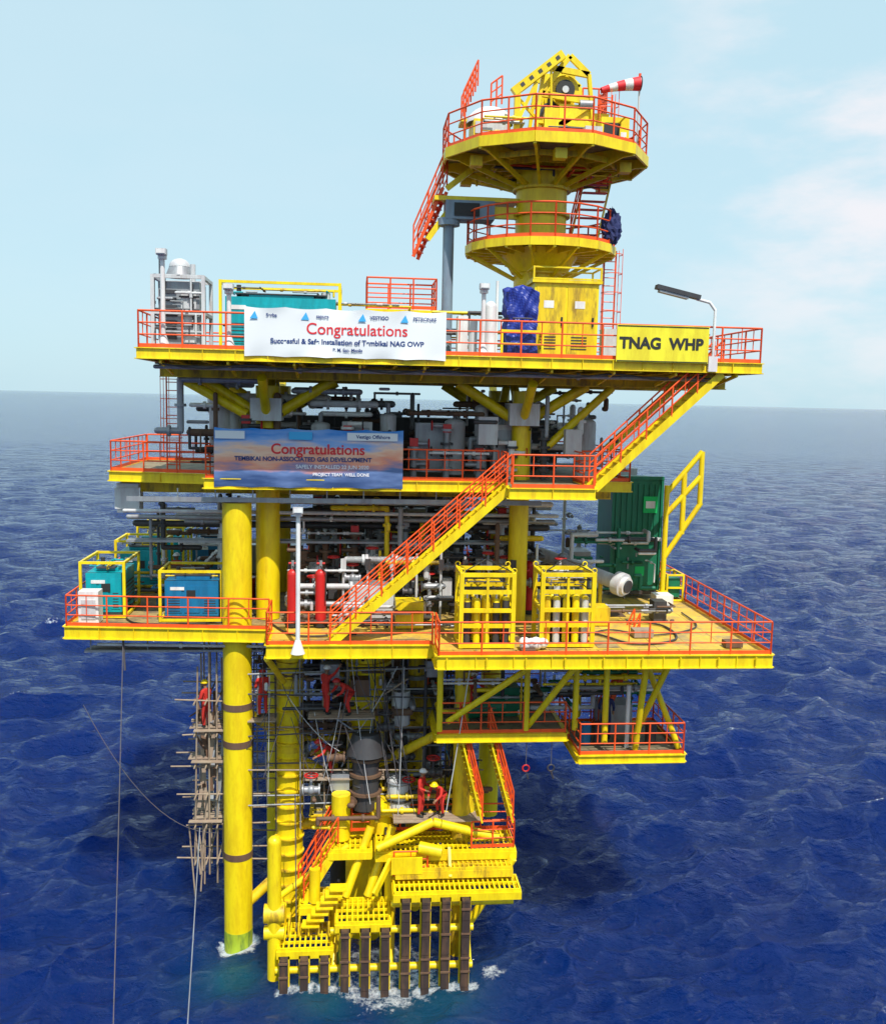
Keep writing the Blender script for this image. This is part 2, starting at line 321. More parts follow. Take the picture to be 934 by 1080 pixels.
z=4.42; railing(r,[(-3.9,.85,z),(-2.3,.85,z),(2.75,.8,z),(2.75,-.65,z),(1.2,-.7,z)],1.0,step=1); railing(r,[(-3.9,.85,z),(-4.9,.5,2.5)],1.0,toe=False); railing(r,[(-1.6,-1.0,3.6),(-.4,-1.0,3.6)],.9)
b.build("boat_landing",plat); r.build("boat_landing_railing",plat)
# conductors and risers
c=B()
for i,(x,y) in enumerate([(-3.6,3.4),(-1.6,3.2),(-.6,3.6),(-1.2,4.6),(-3.0,5),(0.2,5)]):
    c.tube((x,y,-4),(x,y,ZL-.1),.33,R.choice((BRN,DRK,YEL2)),16)
    for zz in(5.3,7.4,9.5): c.tube((x,y,zz),(x,y,zz+.15),.5,R.choice((BRN,DRK,GRY)),14)
c.tube((-1.35,1,5.05),(-1.35,1,6.3),.5,LGR,20,r2=.42); c.torus((-1.35,1,6.3),(0,0,1),.43,.05,GRY); c.tube((-1.35,1,5.6),(-1.35,1,5.68),.5,DRK,20)
c.tube((-2.6,1,5.3),(-2.6,1,7.4),.5,DRK,18); c.tube((-2.6,1,7.4),(-2.6,1,8.2),.75,DRK,18,r2=.5); c.tube((-1.3,1.6,8.3),(-1.3,1.6,9.6),.35,LGR,14)
for zz in(5.9,6.6,7.2): c.tube((-2.6,1,zz),(-2.6,1,zz+.1),.62,BRN,18)
clutter(c,-5,1.2,1,4.5,5.1,11.4,110,(BRN,DRK,GRY,BRN,YEL2,DRK,LGR),.03,.15)
clutter(c,-6.8,-2,.6,3,8.8,11.4,28,(DRK,GRY,BRN,LGR),.03,.09)
clutter(c,-4.5,2,0,3,4.4,6.2,26,(YEL2,BRN,YEL,DRK),.05,.14)
clutter(c,0,8,-1,1.4,9.5,11.3,30,(DRK,GRY,WHT,GRN,BRN,YEL),.03,.09)
for i in range(7): valve(c,(-4.6+i*.9,.8,R.uniform(5.6,10.5)),.11,R.choice((DRK,BRN,GRY)),R.choice((RED,DRK)))
for x,zz in((-4.3,10.2),(-3.2,9.6),(-.4,10.3),(-3.9,6.0)): c.box(x,x+.7,.9,1.5,zz,zz+.6,R.choice((DRK,GRY,BRN)))
c.build("conductors_and_risers",plat)
# pipework on main / mezzanine deck
c=B()
for k,y in enumerate((3.2,5.2,7.2)):
    for i in range(10):
        x=-5.2+i*.98+k*.3
        wellhead(c,min(x,3.4)+R.uniform(-.15,.15),y,ZL+.03,R.uniform(2.2,4.2),R.choice((GRY,LGR,DRK,BRN)))
clutter(c,-5.5,4,1.2,9,12.6,16.6,110,(GRY,LGR,DRK,DRK,BRN,YEL2,WHT),.03,.13)
clutter(c,3.5,7,6,9,12.6,16.2,22,(GRY,LGR,DRK,BRN,WHT),.03,.11)
for k,zz in enumerate((16.2,15.9,16.5,15.5)):
    flangedpipe(c,[(-11.5,2.4+k*.6,zz),(4.5,2.0+k*.6,zz)],.07+.02*k,(LGR,GRY,WHT,DRK)[k])
c.box(-11.0,3.6,.6,1.1,16.75,16.80,GRY); c.box(-11.0,3.6,.6,.63,16.80,16.92,GRY)
for i in range(11): c.beam((-10.6+i*1.3,.85,16.8),(-10.6+i*1.3,.85,17.2),.04,.04,LGR)
c.box(-11.5,3.5,2.6,3.2,15.0,15.08,GRY)
for i in range(14):
    x=-4.6+i*.72; valve(c,(x,2.2+R.uniform(-.5,.5),13.2+R.random()*1.2),.1,R.choice((GRY,DRK,LGR)),R.choice((RED,RED,DRK)))
    if i%2: c.box(x-.18,x+.18,2.5,2.8,12.9,13.7,R.choice((LGR,WHT,DRK)))
for i in range(9):
    x=-3.5+i*.9; c.tube((x,1.6,12.23),(x,1.6,14.4+R.random()),.05,R.choice((WHT,LGR)),6); c.box(x-.1,x+.1,1.45,1.6,14.2,14.6,R.choice((DRK,LGR)))
c.box(-3.3,-1.6,1.5,3.2,12.25,13.7,GRY); c.box(-3.25,-1.65,1.46,1.5,12.4,13.6,LGR)
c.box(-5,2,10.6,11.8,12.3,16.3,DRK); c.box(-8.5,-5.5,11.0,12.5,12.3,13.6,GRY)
c.build("main_deck_pipework",plat)
c=B()
clutter(c,-11,-8.2,3,8,13,16.6,30,(GRY,DRK,WHT,BRN,YEL2),.03,.1)
clutter(c,-9,6.5,1,8,18,20.9,120,(GRY,LGR,DRK,WHT,DRK,BRN),.03,.14)
for x,rr,h in((-8.0,.45,2.9),(-7.6,.3,2.4),(-4.4,.35,1.8),(-1.9,.3,2.2),(.6,.4,2.0),(1.6,.25,2.6),(5.6,.4,2.1)):
    c.tube((x,2.6,ZM+.1),(x,2.6,ZM+h),rr,LGR,18); c.sphere((x,2.6,ZM+h),rr,LGR,16,8,(1,1,.5)); c.tube((x,2.6,ZM+h+.1),(x,2.6,ZM+h+.5),.08,GRY,8)
for x in(-3.6,-.9,2.0): c.box(x,x+1.1,2,2.8,ZM+.2,ZM+2,R.choice((LGR,GRY))); c.box(x+.1,x+1,1.96,2,ZM+.4,ZM+1.8,GRY)
c.box(1.3,2.0,1.0,1.4,ZM+1.3,ZM+2.3,LGR); c.box(4.5,5.1,1.0,1.4,ZM+1.0,ZM+1.9,LGR)
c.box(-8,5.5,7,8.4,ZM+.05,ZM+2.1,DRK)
for i in range(10): wellhead(c,-7+i*1.2,1.5,ZM+.03,R.uniform(1,2.2),R.choice((GRY,DRK,WHT)))
c.box(-12.7,-6.4,1.2,1.6,11.2,11.28,GRY); c.box(-12.7,-6.4,2.0,2.3,11.1,11.18,LGR)
for x in(-12.5,-10.5,-8.5,-6.6): c.tube((x,1.3,11.2),(x,1.3,11.8),.03,GRY,6)
flangedpipe(c,[(-12.2,1.2,11.5),(-.5,.5,11.5)],.06,LGR); flangedpipe(c,[(-10,1,19.2),(-9.2,1,19.2),(-9.2,1,21),(-6.5,1,21)],.12,GRY)
c.build("mezzanine_pipework",plat)
c=B()
def ladder(c,x,y,z0,z1,w=.45,mat=ORG,cagef=True):
    for s_ in(-1,1): c.tube((x+s_*w/2,y,z0),(x+s_*w/2,y,z1),.03,mat,6)
    k=z0
    while k<z1: c.tube((x-w/2,y,k),(x+w/2,y,k),.018,mat,5); k+=.3
    if cagef:
        k=z0+.6
        while k<z1+.1: 
            pts=[(x+.38*math.cos(a),y-.35+.38*math.sin(a),k) for a in[math.pi*(.2-i*.175) for i in range(9)]]
            for a_,b_ in zip(pts[:-1],pts[1:]): c.tube(a_,b_,.018,mat,4)
            k+=.7
        for i in range(0,9,2):
            a=math.pi*(.2-i*.175); c.tube((x+.38*math.cos(a),y-.35+.38*math.sin(a),z0+.6),(x+.38*math.cos(a),y-.35+.38*math.sin(a),z1),.014,mat,4)
ladder(c,-9.75,2.6,ZM,ZT+1.2); ladder(c,6.4,3,ZT,26.2)
c.build("caged_ladders",plat)

# ------------------------------------------------------------ crane
crane=empty("pedestal_crane"); PX,PY=3.5,2.0
c=B(); r=B()
c.tube((PX,PY,ZT+.03),(PX,PY,28.9),.92,YEL,32); c.tube((PX,PY,25.1),(PX,PY,25.9),1.0,YEL,32,r2=1.5)
for zz in(23.9,27.1,28.0): c.tube((PX,PY,zz),(PX,PY,zz+.1),1.05,YEL2,32)
def ring(zf,Ro,n,th,mat,rot=0):
    P=[(PX+Ro*math.cos(2*math.pi*(i+rot)/n),PY+Ro*math.sin(2*math.pi*(i+rot)/n)) for i in range(n)]
    polyfloor(c,P,zf,DECKG,.05)
    for i in range(n): c.beam(V(*P[i],zf-th/2+.02),V(*P[(i+1)%n],zf-th/2+.02),.08,th,mat)
    for i in range(n): c.beam((PX,PY,zf-th/2-.05),V(*P[i],zf-th/2-.05),.1,th*.9,mat)
    return P
P=ring(26.0,2.7,20,.28,YEL); railing(r,[V(PX+(p[0]-PX)*.985,PY+(p[1]-PY)*.985,26.02) for p in P+P[:1]],1.15,step=2)
for i in range(0,20,2): c.beam((PX+.9*math.cos(.314*i),PY+.9*math.sin(.314*i),24.9),(P[i][0],P[i][1],25.8),.07,.12,YEL)
P=ring(29.15,3.7,12,.34,YEL,.5); railing(r,[V(PX+(p[0]-PX)*.985,PY+(p[1]-PY)*.985,29.17) for p in P+P[:1]],1.15,step=1.0)
for i in range(12): c.beam((PX+.9*math.cos(.5236*(i+.5)),PY+.9*math.sin(.5236*(i+.5)),28.1),(PX+3.4*math.cos(.5236*(i+.5)),PY+3.4*math.sin(.5236*(i+.5)),28.9),.09,.16,YEL)
for i in range(12):
    a=.5236*(i+.5);a2=.5236*(i+1.5)
    for k in(1.8,2.7): c.beam((PX+k*math.cos(a),PY+k*math.sin(a),28.75),(PX+k*math.cos(a2),PY+k*math.sin(a2),28.75),.08,.18,YEL2)
    am=(a+a2)/2; 
    if i%2==0: c.box(PX+3.0*math.cos(am)-.2,PX+3.0*math.cos(am)+.2,PY+3.0*math.sin(am)-.2,PY+3.0*math.sin(am)+.2,28.45,28.78,R.choice((YEL,YEL2)))
clutter(c,1,6,.6,3.4,28.3,28.75,14,(YEL2,DRK,ORG),.02,.05)
c.tube((PX,PY,29.16),(PX,PY,29.8),1.3,YEL,32,r2=1.15)
for y in(PY-.75,PY+.65):
    for a,e in[((3.0,29.5),(3.3,32.1)),((5.2,29.5),(4.9,31.9)),((3.3,32.1),(4.9,31.9)),((3.05,30.3),(5.1,30.2)),((3.2,31.2),(5.0,31.0)),((3.0,29.5),(5.1,31.0)),((3.2,31.2),(4.2,32.5)),((4.2,32.5),(4.9,31.9))]:
        c.beam((a[0],y,a[1]),(e[0],y,e[1]),.12,.2,YEL)
c.box(3.3,4.9,PY-.6,PY+.5,29.6,30.4,YEL); c.box(3.9,5.0,PY-.7,PY-.62,29.9,30.9,YEL); c.box(3.35,3.85,PY-.9,PY-.62,29.3,30.7,YEL); c.box(3.5,4.7,PY+.52,PY+.7,30.3,32.3,YEL)
for yy in(-.55,.45): c.tube((4.1,PY+yy,31.4),(4.1,PY+yy+.08,31.4),.52,YEL,24)
c.tube((4.1,PY-.5,31.4),(4.1,PY+.5,31.4),.36,BLK,20); c.tube((4.1,PY-.68,31.4),(4.1,PY-.56,31.4),.34,BLK,16); c.tube((4.1,PY-.72,31.4),(4.1,PY-.68,31.4),.12,LGR,12)
for k in range(9): c.torus((4.1,PY-.42+k*.1,31.4),(0,1,0),.37,.045,DRK,20,5)
c.tube((3.5,PY-.7,30.7),(3.5,PY+.6,30.7),.22,DRK,14); c.tube((4.6,PY-.75,30.9),(5.1,PY-.75,30.9),.16,GRY,12)
c.beam((2.35,PY-1,29.2),(2.35,PY-1,31.2),.2,.24,YEL); c.beam((2.2,PY-1,31.1),(3.9,PY-1,32.45),.26,.30,YEL)
for k in range(5): q=lerp((2.35,PY-1,31.25),(3.85,PY-1,32.42),(k+.5)/5); c.obox(q+V(0,-.14,-.01),(.14,.012,.12),DRK,Matrix.Rotation(-math.atan2(1.35,1.7),3,'Y'))
c.beam((2.4,PY-1,30.2),(3.0,PY-1,31.5),.1,.12,YEL); c.beam((3.5,PY-1,32),(3.6,PY-.8,30.4),.07,.07,YEL); c.beam((2.35,PY-.9,31),(3.3,PY-.6,30.2),.08,.1,YEL)
c.box(5.3,6.3,PY-1.2,PY-.2,29.25,30.4,YEL); c.box(5.4,5.95,PY-1.24,PY-1.2,29.5,30.2,BLK); c.box(6.0,6.2,PY-1.23,PY-1.2,29.6,29.9,WHT)
c.box(4.6,5.2,PY-1.8,PY-1.2,29.2,29.9,LGR); c.box(5.0,6.0,PY+.5,PY+1.5,29.3,31,YEL)
c.box(.9,2.2,PY-.6,PY+.9,29.2,30.3,YEL); c.box(.95,2.15,PY-.64,PY-.6,29.8,30.2,LGR)
c.sphere((1.55,PY+.1,30.3),.8,WHT,16,6,(1.05,1,.75),True); c.box(2.3,2.9,PY-1.3,PY-.7,29.2,29.7,YEL2)
clutter(c,1.2,6,PY-1.9,PY+1,29.3,30.4,26,(YEL,YEL2,DRK,GRY,ORG),.02,.06)
railing(r,[(.7,3,30.8),(1.2,3,31.9)],.9,toe=False,step=.4); railing(r,[(.7,3.7,30.8),(1.2,3.7,31.9)],.9,toe=False,step=.4); railing(r,[(1.7,3,31.0),(2.1,3,31.3)],1,toe=False,step=.3)
c.box(.6,2.2,2.9,3.8,30.6,30.7,YEL); c.beam((.8,3.4,29.2),(.8,3.4,30.6),.1,.1,YEL); c.beam((2,3.4,29.2),(2,3.4,30.6),.1,.1,YEL)
c.box(5.1,6.0,2.9,3.8,30.9,31.0,YEL); railing(r,[(5.1,2.95,31),(6,2.95,31),(6,3.75,31)],1,step=.3)
ladder(r,5.9,2.6,29.2,31.7)
stair(c,r,(-1.0,2.5,25.6),(.0,2.2,28.0),.7,ORG,.12); 
c.box(-.4,2.6,1.7,2.6,27.55,27.7,YEL); c.box(.0,1.75,1.6,2.5,26.9,27.55,BLG); c.beam((1.7,1.9,27.2),(PX-.8,1.9,27.2),.2,.4,YEL)
c.beam((.05,2.0,28.0),(1.2,2.0,28.9),.1,.2,YEL); c.beam((-.6,2.0,26.2),(.1,2.0,27.2),.1,.2,YEL)
c.box(.3,1.2,1.55,1.6,27.0,27.45,BLK)
c.tube((.15,2,ZT+.03),(.15,2,26.95),.2,BLG,16); c.tube((.15,2,26.7),(.15,2,26.95),.4,BLG,16)
for x in(4.6,5.6): c.beam((x,PY+.3,26.0),(x+.6,PY+.3,29.0),.06,.12,YEL)
for k in range(9): c.box(4.7+k*.06,5.6+k*.06,PY+.1,PY+.4,26.3+k*.3,26.33+k*.3,ORG)
railing(r,[(4.6,PY-.1,26.2),(5.2,PY-.1,28.9)],1,toe=False)
c.build("pedestal_and_machinery",crane); r.build("crane_railings",crane)
# navy cloth bundle slung over the lower ring's handrail
vs=[];fs=[];n_=24;k_=14
for j in range(k_+1):
    t=math.pi*j/k_
    for i in range(n_):
        a=2*math.pi*i/n_; q=1+.14*math.sin(a*5+t*4)+.1*math.sin(a*9-t*7)+.08*math.sin(t*11+a*2)
        vs.append((5.75+.34*q*math.sin(t)*math.cos(a),.55+.24*q*math.sin(t)*math.sin(a),26.62+.52*q*math.cos(t)+.1*math.sin(a)))
for j in range(k_):
    for i in range(n_): fs.append((j*n_+i,(j+1)*n_+i,(j+1)*n_+(i+1)%n_,j*n_+(i+1)%n_))
me=bpy.data.meshes.new("navy_cloth_bundle"); me.from_pydata(vs,[],fs); me.materials.append(SUITB); COL.objects.link(bpy.data.objects.new("navy_cloth_bundle",me))
w=empty("windsock"); c=B(); c.tube((6.95,2,29.1),(6.95,2,32.3),.035,LGR,8); c.tube((6.95,2,31.75),(6.95,2,32.3),.05,ORG,8)
for k in range(5): c.tube((6.95-k*.28,2,31.95-k*.03-.02*k*k*.3),(6.95-(k+1)*.28,2,31.95-(k+1)*.03-.02*(k+1)**2*.3),.25-k*.03,TXR if k%2==0 else WHT,14,r2=.25-(k+1)*.03,cap=False)
c.torus((6.97,2,31.95),(1,0,0),.25,.02,DRK); c.build("sock_and_pole",w)

# ------------------------------------------------------------ weather deck equipment
e=empty("air_cooler_unit"); c=B()
cage(c,-9.85,-8.2,-.2,1.5,ZT+.03,24.4,LGR,.06); c.box(-9.7,-8.35,-.05,1.35,ZT+.1,24.2,GRY)
for i in range(7): c.box(-9.65,-9.1,-.11,-.06,22.3+i*.25,22.42+i*.25,DRK)
c.box(-8.95,-8.45,-.1,-.06,22.2,23.9,LGR); c.tube((-9.1,.6,24.4),(-9.1,.6,24.75),.5,GRY,18,r2=.35); c.sphere((-9.1,.6,24.75),.36,LGR,14,6,(1,1,.8),True)
c.tube((-9.6,-.1,24.3),(-9.6,-.1,24.9),.06,DRK,8); c.tube((-8.6,.2,24.2),(-8.6,.2,24.8),.09,LGR,8)
clutter(c,-9.8,-8.2,-.25,.0,22.1,24.4,18,(LGR,DRK,GRY),.02,.05); c.build("unit_body",e)
def compressor(name,x0,x1,y0,y1,z,h,body,cagem=YEL):
    e=empty(name); c=B(); cage(c,x0,x1,y0,y1,z,z+h,cagem,.05,False); m=.14
    c.box(x0+m,x1-m,y0+m,y1-m,z+.18,z+h*.78,body); c.box(x0+m,x1-m,y0+m,y1-m,z+.08,z+.16,DRK)
    xm=(x1-x0)
    c.obox(((x0+x1)/2,(y0+y1)/2,z+h*.78+.06),(xm*.55,(y1-y0)*.5,.1),body)
    for k in range(3):
        a=x0+m+.06+k*(xm-2*m)/3; bb=a+(xm-2*m)/3-.1
        c.box(a,bb,y0+m-.025,y0+m-.003,z+.3,z+h*.68,body)
        if k!=1:
            for j in range(6): c.box(a+.06,bb-.06,y0+m-.04,y0+m-.027,z+.36+j*h*.05,z+.385+j*h*.05,DRK)
        else: c.box(a+.08,a+.4,y0+m-.04,y0+m-.027,z+h*.45,z+h*.6,BLK)
    for j in range(6): c.box(x1-m+.003,x1-m+.02,y0+.3,y1-.3,z+.35+j*.15,z+.41+j*.15,DRK)
    c.tube((x0+.5,(y0+y1)/2,z+h*.8),(x0+.5,(y0+y1)/2,z+h*.98),.08,DRK,8); c.tube((x1-.5,(y0+y1)/2,z+h*.79),(x1-.5,(y0+y1)/2,z+h*.9),.16,LGR,10)
    c.box(x0+m+.2,x0+m+.7,y0+m-.045,y0+m-.026,z+h*.60,z+h*.66,WHT); c.box(x0+m+.3,x1-m-.3,y0+m+.3,y1-m-.3,z+h*.78+.12,z+h*.78+.16,DRK)
    clutter(c,x0+.1,x1-.1,y0+.2,y1-.2,z+h*.82,z+h*.95,9,(GRY,DRK,body,YEL2),.02,.04)
    c.build("enclosure",e); return e
compressor("air_compressor",-7.7,-3.7,.2,2.2,ZT+.04,2.4,TEA)
compressor("air_compressor",-13.05,-11.5,2.2,4.6,ZL+.04,2.1,TEA)
compressor("air_compressor",-12.9,-11.0,6.8,8.8,ZL+.04,2.2,TEA)
compressor("air_compressor",-12.8,-10.8,10.4,12.6,ZL+.04,2.3,TEA)
compressor("air_compressor",-10.4,-8.4,9.4,12.0,ZL+.04,2.3,BLU)
compressor("air_compressor",-10.1,-7.9,1.6,3.4,ZL+.04,1.9,BLU)
e=empty("access_stand"); c=B(); cage(c,-2.7,-.3,2,3.8,ZT+.03,23.6,YEL,.07); c.box(-2.8,-.2,1.9,3.9,23.6,23.68,YEL); c.box(-2.8,-.2,1.87,1.9,23.3,23.68,YEL); railing(c,[(-2.75,1.95,23.7),(-.25,1.95,23.7),(-.25,3.85,23.7),(-2.75,3.85,23.7),(-2.75,1.95,23.7)],1.1,step=.8); c.build("stand",e)
e=empty("weather_deck_pipework"); c=B()
clutter(c,-8,2.6,1.2,3.5,22,23.8,34,(GRY,LGR,YEL2,DRK,WHT,YEL),.02,.08); clutter(c,5.4,9.5,.5,3,22,23.2,14,(GRY,YEL,DRK),.02,.07)
for x,w_,h,m_ in((-3.4,.5,1.3,YEL),(.4,.35,1.5,WHT),(5.6,.6,1.2,LGR),(7.4,.8,1.0,YEL2)): c.box(x,x+w_,.4,1.0,ZT+.03,ZT+h,m_)
c.build("pipework",e)
def whitepost(name,x,y,z0,z1):
    e=empty(name); c=B(); c.tube((x,y,z0),(x,y,z0+.45),.24,WHT,14,r2=.09); c.tube((x,y,z0+.45),(x,y,z1),.075,WHT,12); c.tube((x,y,z1),(x,y,z1+.12),.14,WHT,12); c.box(x-.16,x+.16,y-.28,y,z1+.12,z1+.3,LGR); c.box(x-.13,x+.13,y-.30,y-.28,z1+.15,z1+.27,WHT); c.build("post_and_lamp",e)
whitepost("deck_lamp_post",-9.25,-1.6,ZT,24.7); whitepost("deck_lamp_post",-7.2,-1.5,ZT,23.7); whitepost("deck_lamp_post",-4.95,-1.95,ZL-.2,16.6); whitepost("deck_lamp_post",1.05,-1.3,ZT,24.0)
e=empty("white_vessel"); c=B(); c.tube((1.35,-.9,ZT+.03),(1.35,-.9,23.6),.2,WHT,14); c.sphere((1.35,-.9,23.6),.2,WHT,12,6); c.tube((.8,-.6,ZT+.03),(.8,-.6,23.2),.15,LGR,12); c.tube((1.6,-.6,ZT+.03),(1.6,-.6,24.5),.05,WHT,8); c.build("vessel",e)
e=empty("equipment_cabinet"); c=B(); c.box(2.95,5.2,-.2,.9,ZT+.04,24.55,YEL); c.box(2.85,5.3,-.3,1.0,24.55,24.65,YEL)
for a in(3.03,4.12):
    c.box(a,a+1.0,-.225,-.202,22.1,24.4,YEL2); c.box(a+.86,a+.92,-.27,-.226,23.1,23.4,BLK); c.box(a+.25,a+.6,-.235,-.226,23.7,23.95,WHT)
    for k in range(5): c.box(a+.15,a+.7,-.24,-.226,22.3+k*.1,22.34+k*.1,DRK)
cage(c,2.9,5.25,-.26,.96,24.66,25.1,YEL,.03,False); c.build("cabinet",e)
me=bpy.data.meshes.new("tarp"); na_=64; nz=30; vs=[];fs=[]
for j in range(nz+1):
    v=j/nz; zz=24.35-2.35*v
    for i in range(na_):
        a=2*math.pi*i/na_; ca,sa=math.cos(a),math.sin(a); k=1/max(abs(ca),abs(sa))**.85
        rr_=.55*(1-.25*math.exp(-((v-.45)/.06)**2)*.5+.05*math.sin(a*9+v*7)+.06*math.sin(a*5-v*16)+.035*math.sin(a*17+v*31))*(.75 if j==0 else 1)
        vs.append((2.52+ca*k*rr_,.1+sa*k*rr_,zz+.07*math.sin(a*3)+.03*math.sin(a*11)))
for j in range(nz):
    for i in range(na_): fs.append((j*na_+i,(j+1)*na_+i,(j+1)*na_+(i+1)%na_,j*na_+(i+1)%na_))
fs.append(tuple(range(na_)))
me.from_pydata(vs,[],fs); me.materials.append(TARP); o=bpy.data.objects.new("blue_tarpaulin",me); COL.objects.link(o)
c=B(); cage(c,1.8,3.2,-.6,.8,ZT+.04,22.9,YEL,.04); c.torus((2.52,.1,23.3),(0,0,1),.6,.025,ROPE,24,5); c.build("tarp_frame",o)
e=empty("flood_lamp"); c=B(); c.path([(8.65,-2.1,21.7),(8.65,-2.1,23.6),(8.45,-2.1,23.85),(8.0,-2.1,23.95)],.05,WHT,8)
c.obox((7.35,-2.1,24.15),(1.5,.32,.14),DRK,Matrix.Rotation(math.radians(12),3,'Y')); c.obox((7.2,-2.1,24.08),(1.0,.26,.1),GRY,Matrix.Rotation(math.radians(12),3,'Y')); c.box(8.5,8.8,-2.15,-2.05,21.6,22.1,WHT); c.build("pole_and_head",e)
# ------------------------------------------------------------ banners
def sheet(name,x0,x1,z0,z1,y,mat,amp=.03):
    nx=60;nz=14;vs=[];fs=[]
    for j in range(nz+1):
        for i in range(nx+1):
            u=i/nx;v=j/nz; edge=max(abs(v-.5)*2,0)**3; vs.append((x0+(x1-x0)*u,y+(amp*math.sin(u*13+v*2)+amp*.6*math.sin(u*29-v*5))*(.15+edge),z0+(z1-z0)*v-.05*abs(math.sin(u*math.pi*5))*v+.03*abs(math.sin(u*math.pi*5))*(1-v)))
    for j in range(nz):
        for i in range(nx): k=j*(nx+1)+i; fs.append((k,k+1,k+nx+2,k+nx+1))
    me=bpy.data.meshes.new(name); me.from_pydata(vs,[],fs); me.materials.append(mat); me.polygons.foreach_set("use_smooth",[True]*len(fs)); o=bpy.data.objects.new(name,me); COL.objects.link(o); return o
o=sheet("congratulations_banner",-6.65,-.25,21.72,23.28,-2.12,BAN,.035); ty=-2.136
text("Congratulations",.50,(-3.1,ty,22.62),TXR,o); text("Successful & Safe Installation of Tembikai NAG OWP",.225,(-3.4,ty,22.22),TXN,o,bold=.006); text("P. M. San. Manila",.14,(-3.4,ty,21.98),TXN,o)
for x,t in((-5.8,"Serba"),(-4.2,"sapura"),(-.95,"PETRONAS"),(-2.4,"VESTIGO")): text(t,.15,(x,ty-.015,23.02),TXN,o,"logo_text")
c=B()
for x in(-6.35,-4.75,-2.95,-1.6): c.add([(x-.13,ty-.02,22.90),(x+.13,ty-.02,22.90),(x+.03,ty-.02,23.14)],[(0,1,2)],BANB)
c.build("logo_marks",o)
m=bpy.data.materials.new("banner_sunset_print"); nt,N,L,Pn=nodes(m); g=N.new("ShaderNodeNewGeometry"); sp=N.new("ShaderNodeSeparateXYZ"); L.new(g.outputs["Position"],sp.inputs[0])
mr=N.new("ShaderNodeMapRange"); mr.inputs[1].default_value=17.4; mr.inputs[2].default_value=19.45; L.new(sp.outputs[2],mr.inputs[0])
nz_=N.new("ShaderNodeTexNoise"); nz_.inputs["Scale"].default_value=1.6; nz_.inputs["Detail"].default_value=5; ad=N.new("ShaderNodeMath"); ad.operation='MULTIPLY_ADD'; ad.inputs[1].default_value=.7; ad.inputs[2].default_value=-.35
mpn=N.new("ShaderNodeMapping"); mpn.inputs["Scale"].default_value=(.5,1,2.2); L.new(g.outputs["Position"],mpn.inputs[0]); L.new(mpn.outputs[0],nz_.inputs["Vector"]); L.new(nz_.outputs[0],ad.inputs[0])
a2=N.new("ShaderNodeMath"); L.new(mr.outputs[0],a2.inputs[0]); L.new(ad.outputs[0],a2.inputs[1]); cr=N.new("ShaderNodeValToRGB"); L.new(a2.outputs[0],cr.inputs[0])
els=cr.color_ramp.elements; els[0].position=0; els[0].color=(.03,.07,.2,1); els[1].position=1; els[1].color=(.02,.22,.65,1)
for p_,c_ in((.24,(.12,.2,.42,1)),(.4,(.85,.32,.2,1)),(.58,(.9,.58,.4,1)),(.75,(.25,.42,.75,1))): q=els.new(p_); q.color=c_
L.new(cr.outputs[0],Pn.inputs["Base Color"]); Pn.inputs["Roughness"].default_value=.6
o=sheet("congratulations_banner",-7.95,-1.45,17.32,19.38,.2,m,.05); ty=.172
text("Congratulations",.5,(-4.4,ty,18.66),TXR,o,bold=.008); text("TEMBIKAI NON-ASSOCIATED GAS DEVELOPMENT",.21,(-4.9,ty,18.32),TXN,o,bold=.006); text("SAFELY INSTALLED 22 JUN 2020",.18,(-3.9,ty,18.06),TXW,o); text("PROJECT TEAM  WELL DONE",.15,(-3.6,ty,17.8),TXW,o)
c=B(); c.box(-7.9,-6.9,.125,.135,19.0,19.27,BAN); c.box(-5.4,-4.6,.125,.135,19.0,19.27,BANB); c.box(-3.4,-1.65,.125,.135,19.0,19.27,BAN); c.build("logo_panels",o); text("Vestigo Offshore",.17,(-2.5,.12,19.13),TXN,o)
o_=B(); o_.box(5.35,8.45,-2.2,-2.14,21.85,23.05,SIGN); 
for zz in(21.87,23.0): o_.box(5.37,8.43,-2.215,-2.2,zz,zz+.03,BLK)
sg=o_.build("platform_name_sign"); text("TNAG  WHP",.50,(6.85,-2.215,22.45),BLK,sg,bold=.02)
# ------------------------------------------------------------ main deck equipment
def rack(x0,y0):
    e=empty("gas_bottle_rack"); c=B(); x1=x0+1.75;y1=y0+1.35;z=ZL+.04
    cage(c,x0,x1,y0,y1,z,z+2.55,YEL,.07,True)
    for zz in(.75,1.9): 
        for y in(y0,y1): c.beam((x0,y,z+zz),(x1,y,z+zz),.05,.14,YEL)
    c.beam((x0+.87,y0,z),(x0+.87,y0,z+2.5),.08,.08,YEL)
    for i in range(5):
        for j in range(3):
            x=x0+.22+i*.33;y=y0+.25+j*.4; h=1.5+R.random()*.15; c.tube((x,y,z+.12),(x,y,z+h),.125,R.choice((YEL,LGR,YEL2,DRK)),12); c.sphere((x,y,z+h),.125,YEL,12,5,(1,1,1),True); c.tube((x,y,z+h+.1),(x,y,z+h+.3),.035,GRY,6)
    c.box(x0+.1,x1-.1,y0+.1,y1-.1,z+.06,z+.1,DRK)
    for p_ in((x0,y0),(x1,y0),(x0,y1),(x1,y1)): c.tube((p_[0],p_[1],z+2.55),((x0+x1)/2,(y0+y1)/2,z+2.9),.02,BLK,5); c.torus((p_[0],p_[1],z+2.62),(0,1,0),.08,.02,YEL,12,5)
    clutter(c,x0+.1,x1-.1,y0+.1,y1-.1,z+1.9,z+2.4,14,(GRY,DRK,DRK),.015,.03)
    c.box(x0+.3,x0+1.4,y0+.7,y0+1.1,z+2.05,z+2.15,YEL2); c.build("rack",e)
rack(.45,-2.2); rack(3.2,-2.1)
